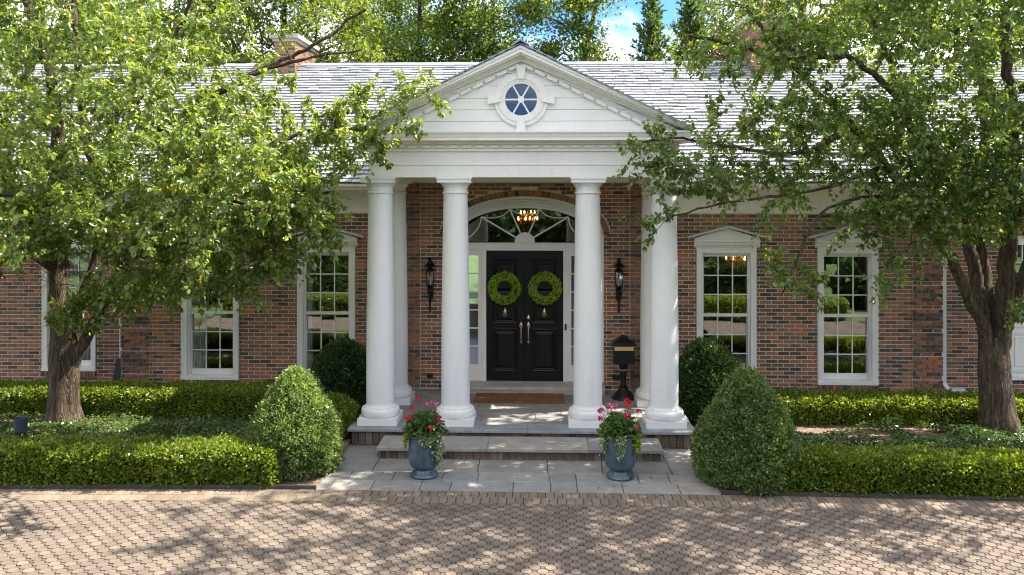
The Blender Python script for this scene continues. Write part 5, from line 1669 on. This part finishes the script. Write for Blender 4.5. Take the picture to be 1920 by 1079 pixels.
# ------------------------------------------------------------------ wreaths
def wreath(x, label, seed):
    rs = np.random.RandomState(seed)
    t = thing('wreath', label, 'wreath', (x, .0, 2.022), group='boxwood wreaths on the doors')
    mb = MB()
    mb.tube([(.212 * math.cos(a), 0, .212 * math.sin(a)) for a in [2 * PI * i / 40 for i in range(41)]], .045, 8, caps=False)
    mb.obj('ring', DARKLEAF, t)
    n = 3400
    a = rs.uniform(0, 2 * PI, n); b = rs.uniform(0, 2 * PI, n); r_ = .060 * rs.uniform(.7, 1.25, n)
    rad = np.stack([np.cos(a), 0 * a, np.sin(a)], 1)
    D = rad * np.cos(b)[:, None] + np.array([0, -1, 0]) * np.sin(b)[:, None]
    P = rad * .212 + D * r_[:, None]
    P[:, 1] = np.minimum(P[:, 1], .045)
    tang = np.stack([-np.sin(a), 0 * a, np.cos(a)], 1)
    T = nrm(tang * .9 + D * .7 + rs.normal(0, .5, (n, 3))); N = nrm(D + rs.normal(0, .5, (n, 3)))
    L = rs.uniform(.020, .036, n)
    link('leaves', leaf_mesh('leaves', P, T, N, L, L * .6, WREATH_LEAF, .1, .15), t, kind='stuff')
    h = MB(); h.tube([(0, .03, .24), (0, .055, .29)], .005, 6); h.lathe([(.012, 0), (.012, .012)], 0, .068, .29, 10); h.obj('hook', PALEBRASS, t)
wreath(-.352, 'round green boxwood wreath hanging on the left door leaf', 1)
wreath(.352, 'round green boxwood wreath hanging on the right door leaf', 2)

# ------------------------------------------------------------------ doormat
mt = MB()
mt.box(-.74, .74, -.31, .31, 0, .028)
mat_o = mt.obj('doormat', COIR, None, loc=(-.07, -.71, PF + .001), label='brown coir doormat lying on the porch before the double door', cat='doormat')
rs = np.random.RandomState(4); n = 9000
P = np.stack([rs.uniform(-.74, .74, n), rs.uniform(-.31, .31, n), np.full(n, .024)], 1)
T = nrm(rs.normal(0, .5, (n, 3)) + np.array([0, 0, 1])); L = rs.uniform(.008, .016, n)
link('pile', leaf_mesh('pile', P, T, nrm(rs.normal(0, 1, (n, 3))), L, L * .35, COIR, 0, 0, True), mat_o, kind='stuff')

# ------------------------------------------------------------------ wall lanterns
def lantern(x, label):
    t = thing('wall_lantern', label, 'lantern', (x, -.115, 1.61), group='black lanterns on the brick wall')
    b = MB()
    b.lathe([(.012, 0), (.022, .004), (.024, .02), (.018, .03), (.020, .12), (.024, .27), (.030, .30), (.024, .315), (.045, .345), (.055, .375), (.045, .40), (.028, .42), (.050, .44), (.062, .455), (.066, .47), (.060, .476)], n=16)
    b.tube([(0, 0, .33), (.03, .02, .30), (.05, .05, .33), (.03, .09, .38), (0, .105, .36)], .012, 6)
    b.box(-.04, .04, .098, .114, .22, .50)
    b.obj('bracket', BLACK, t, smooth=40)
    c = MB()
    for k in range(6):
        a = PI / 6 + PI * k / 3
        c.tube([(.062 * math.cos(a), .062 * math.sin(a), .476), (.076 * math.cos(a), .076 * math.sin(a), .60), (.066 * math.cos(a), .066 * math.sin(a), .715)], .0055, 5)
    c.lathe([(.066, .708), (.078, .715), (.078, .728), (.066, .735)], n=18)
    c.obj('cage', BLACK, t)
    g = MB()
    for k in range(6):
        a, a2 = PI / 6 + PI * k / 3, PI / 6 + PI * (k + 1) / 3
        for (r0, z0), (r1, z1) in (((.060, .477), (.074, .60)), ((.074, .60), (.064, .712))):
            g.poly([(r0 * math.cos(a), r0 * math.sin(a), z0), (r0 * math.cos(a2), r0 * math.sin(a2), z0), (r1 * math.cos(a2), r1 * math.sin(a2), z1), (r1 * math.cos(a), r1 * math.sin(a), z1)])
    g.obj('glass', LAMPGLASS, t)
    v = MB(); v.lathe([(.018, .477), (.018, .545), (.006, .55), (.012, .575), (.010, .60), (.002, .625)], n=10); v.obj('candle_bulb', CURTAIN, t, smooth=40)
    r = MB()
    r.lathe([(.072, .735), (.06, .75), (.034, .775), (.034, .79), (.07, .80), (.105, .812), (.108, .822), (.075, .835), (.040, .86), (.030, .885), (.045, .893), (.030, .90), (.02, .905), (.022, .92), (.045, .93), (.048, .94), (.03, .952), (.01, .96)], n=16)
    r.obj('roof', BLACK, t, smooth=30)
lantern(-1.64, 'black iron carriage lantern on the bricks left of the door')
lantern(1.63, 'black iron carriage lantern on the bricks above the mailbox')

# ------------------------------------------------------------------ mailbox
t = thing('mailbox', 'black pedestal mailbox with brass slot plate standing right of the door', 'mailbox', (1.66, -.60, PF))
b = MB()
def sq(prof, mb, n=4, sx=1.0):
    mb.lathe([(r * math.sqrt(2), z) for r, z in prof], n=4, phase=PI / 4)
b.lathe([(.19, 0), (.195, .012), (.19, .03), (.175, .045), (.15, .085), (.10, .13), (.07, .165), (.06, .19), (.068, .20), (.068, .215), (.05, .225), (.042, .27), (.046, .36), (.052, .40), (.062, .42), (.056, .435), (.045, .445), (.052, .50), (.075, .555), (.085, .58)], n=20)
b.obj('pedestal', BLACK, t, smooth=35)
g = MB(); g.lathe([(.055, .472), (.062, .476), (.062, .486), (.055, .49)], n=20); g.obj('brass_ring', BRASS, t, smooth=40)
bx = MB()
bx.box(-.185, .185, -.14, .14, .60, .62); bx.box(-.175, .175, -.13, .13, .62, .90); bx.box(-.10, .10, -.08, .08, .58, .60)
bx.box(-.165, .165, -.138, -.13, .64, .80); bx.box(-.15, .15, -.143, -.138, .655, .785)
bx.obj('box', BLACK, t)
rf = MB()
prof = [(.0, .0), (.205, .0), (.205, .02), (.18, .045), (.12, .08), (.07, .115), (.035, .15), (.012, .17)]
rf.lathe([(r * math.sqrt(2), z) for r, z in prof[1:]], cz=.90, n=4, phase=PI / 4, sy=.76)
rf.obj('roof', BLACK, t)
fi = MB(); fi.lathe([(.004, 0), (.012, .004), (.016, .014), (.012, .024), (.003, .03)], cz=1.066, n=14); fi.obj('finial', BRASS, t, smooth=50)
sp_ = MB(); sp_.box(-.155, .155, -.139, -.131, .825, .885); sp_.box(-.165, .165, -.15, -.139, .876, .888); sp_.box(-.165, .165, -.145, -.139, .822, .830)
for i in range(7):
    cx = -.126 + i * .042
    sp_.tube([(cx + .014 * math.cos(a) * (1 - a / 16), -.143, .853 + .014 * math.sin(a) * (1 - a / 16)) for a in [k * .6 for k in range(14)]], .003, 4)
sp_.obj('slot_plate', BRASS, t)

# ------------------------------------------------------------------ spotlight in the left bed, twig on the paving
sl_t = thing('garden_spotlight', 'small dark cylinder spotlight in the ground cover left of the pear trunk', 'spotlight', (-7.45, -2.47, .05))
q = MB(); q.lathe([(.03, -.05), (.03, .08), (.085, .09), (.092, .22), (.095, .29), (.084, .29), (.080, .26)], n=24); q.obj('housing', m_plain('dark_zinc', (.05, .06, .075), .4), sl_t, smooth=40)
q = MB(); q.lathe([(.08, .258), (.08, .262)], n=24); q.obj('lens', LAMPGLASS, sl_t)
q = MB(); q.tube([(-1.1, -5.10, .010), (-.95, -5.0, .014), (-.80, -5.02, .010), (-.66, -5.10, .008)], [.0015, .003, .003, .0015], 6)
q.tube([(-.95, -5.0, .016), (-.88, -4.93, .02)], [.002, .001], 5)
q.obj('fallen_twig', BARK, None, label='thin fallen twig lying on the octagonal pavers left of centre', cat='twig')
# fallen leaves and bits of debris on the paving
rs = np.random.RandomState(77); n = 170
P = np.stack([rs.uniform(-6, 6, n), rs.uniform(-7.2, -4.5, n), np.full(n, .012)], 1)
P[:40, 1] = rs.uniform(-4.62, -4.42, 40); P[40:70, 1] = rs.uniform(-4.3, -3.2, 30); P[40:70, 0] = rs.uniform(-2.2, 2.2, 30); 
T = nrm(rs.normal(0, 1, (n, 3)) * np.array([1, 1, .1])); N = nrm(rs.normal(0, .25, (n, 3)) + np.array([0, 0, 1])); L = rs.uniform(.015, .05, n)
link('fallen_leaves', leaf_mesh('fallen_leaves', P, T, N, L, L * .6, m_leaf('fallen_leaf', [(0, (.10, .06, .03)), (.6, (.16, .13, .04)), (1, (.12, .18, .04))], .2), .05, .15), None, None, 'scattered fallen leaves on the driveway and landing', 'leaves', None, 'stuff')

# ------------------------------------------------------------------ chandeliers inside
def chandelier(label, x, y, z, tiers):
    t = thing('chandelier', label, 'chandelier', (x, y, z), group='chandeliers inside the house')
    f = MB(); f.tube([(0, 0, .0), (0, 0, 3.58 - z)], .008, 6)
    bl = []
    for zz, rr, n_ in tiers:
        f.tube([(rr * math.cos(a), rr * math.sin(a), zz) for a in [2 * PI * i / 24 for i in range(25)]], .010, 6, caps=False)
        for k in range(n_):
            a = 2 * PI * (k + .3) / n_
            f.tube([(0, 0, zz + .02), (rr * .5 * math.cos(a), rr * .5 * math.sin(a), zz - .02), (rr * math.cos(a), rr * math.sin(a), zz)], .006, 5)
            bl.append((rr * math.cos(a), rr * math.sin(a), zz + .02))
    f.obj('frame', AMBER, t)
    bmb = MB(); bmb.lathe([(.006, 0), (.014, .012), (.016, .03), (.008, .055), (.002, .07)], n=8); bme = bmb.mesh('bulb', BULB)
    for p in bl: link('bulb', bme, t, p)
    c = MB()
    rng2 = random.Random(6)
    for zz, rr, n_ in tiers:
        for k in range(26):
            a = 2 * PI * k / 26
            c.lathe([(.002, 0), (.009, -.02), (.009, -.11), (.002, -.13)], rr * 1.06 * math.cos(a), rr * 1.06 * math.sin(a), zz - .02, 5)
    c.obj('crystals', AMBER, t, kind='stuff')
chandelier('glowing amber crystal chandelier behind the fanlight over the door', .0, 3.0, 3.10, [(.0, .21, 6), (.13, .16, 4)])
chandelier('glowing chandelier behind the top panes of the window right of the porch', 4.22, 2.5, 2.32, [(.0, .2, 5), (.10, .13, 4)])
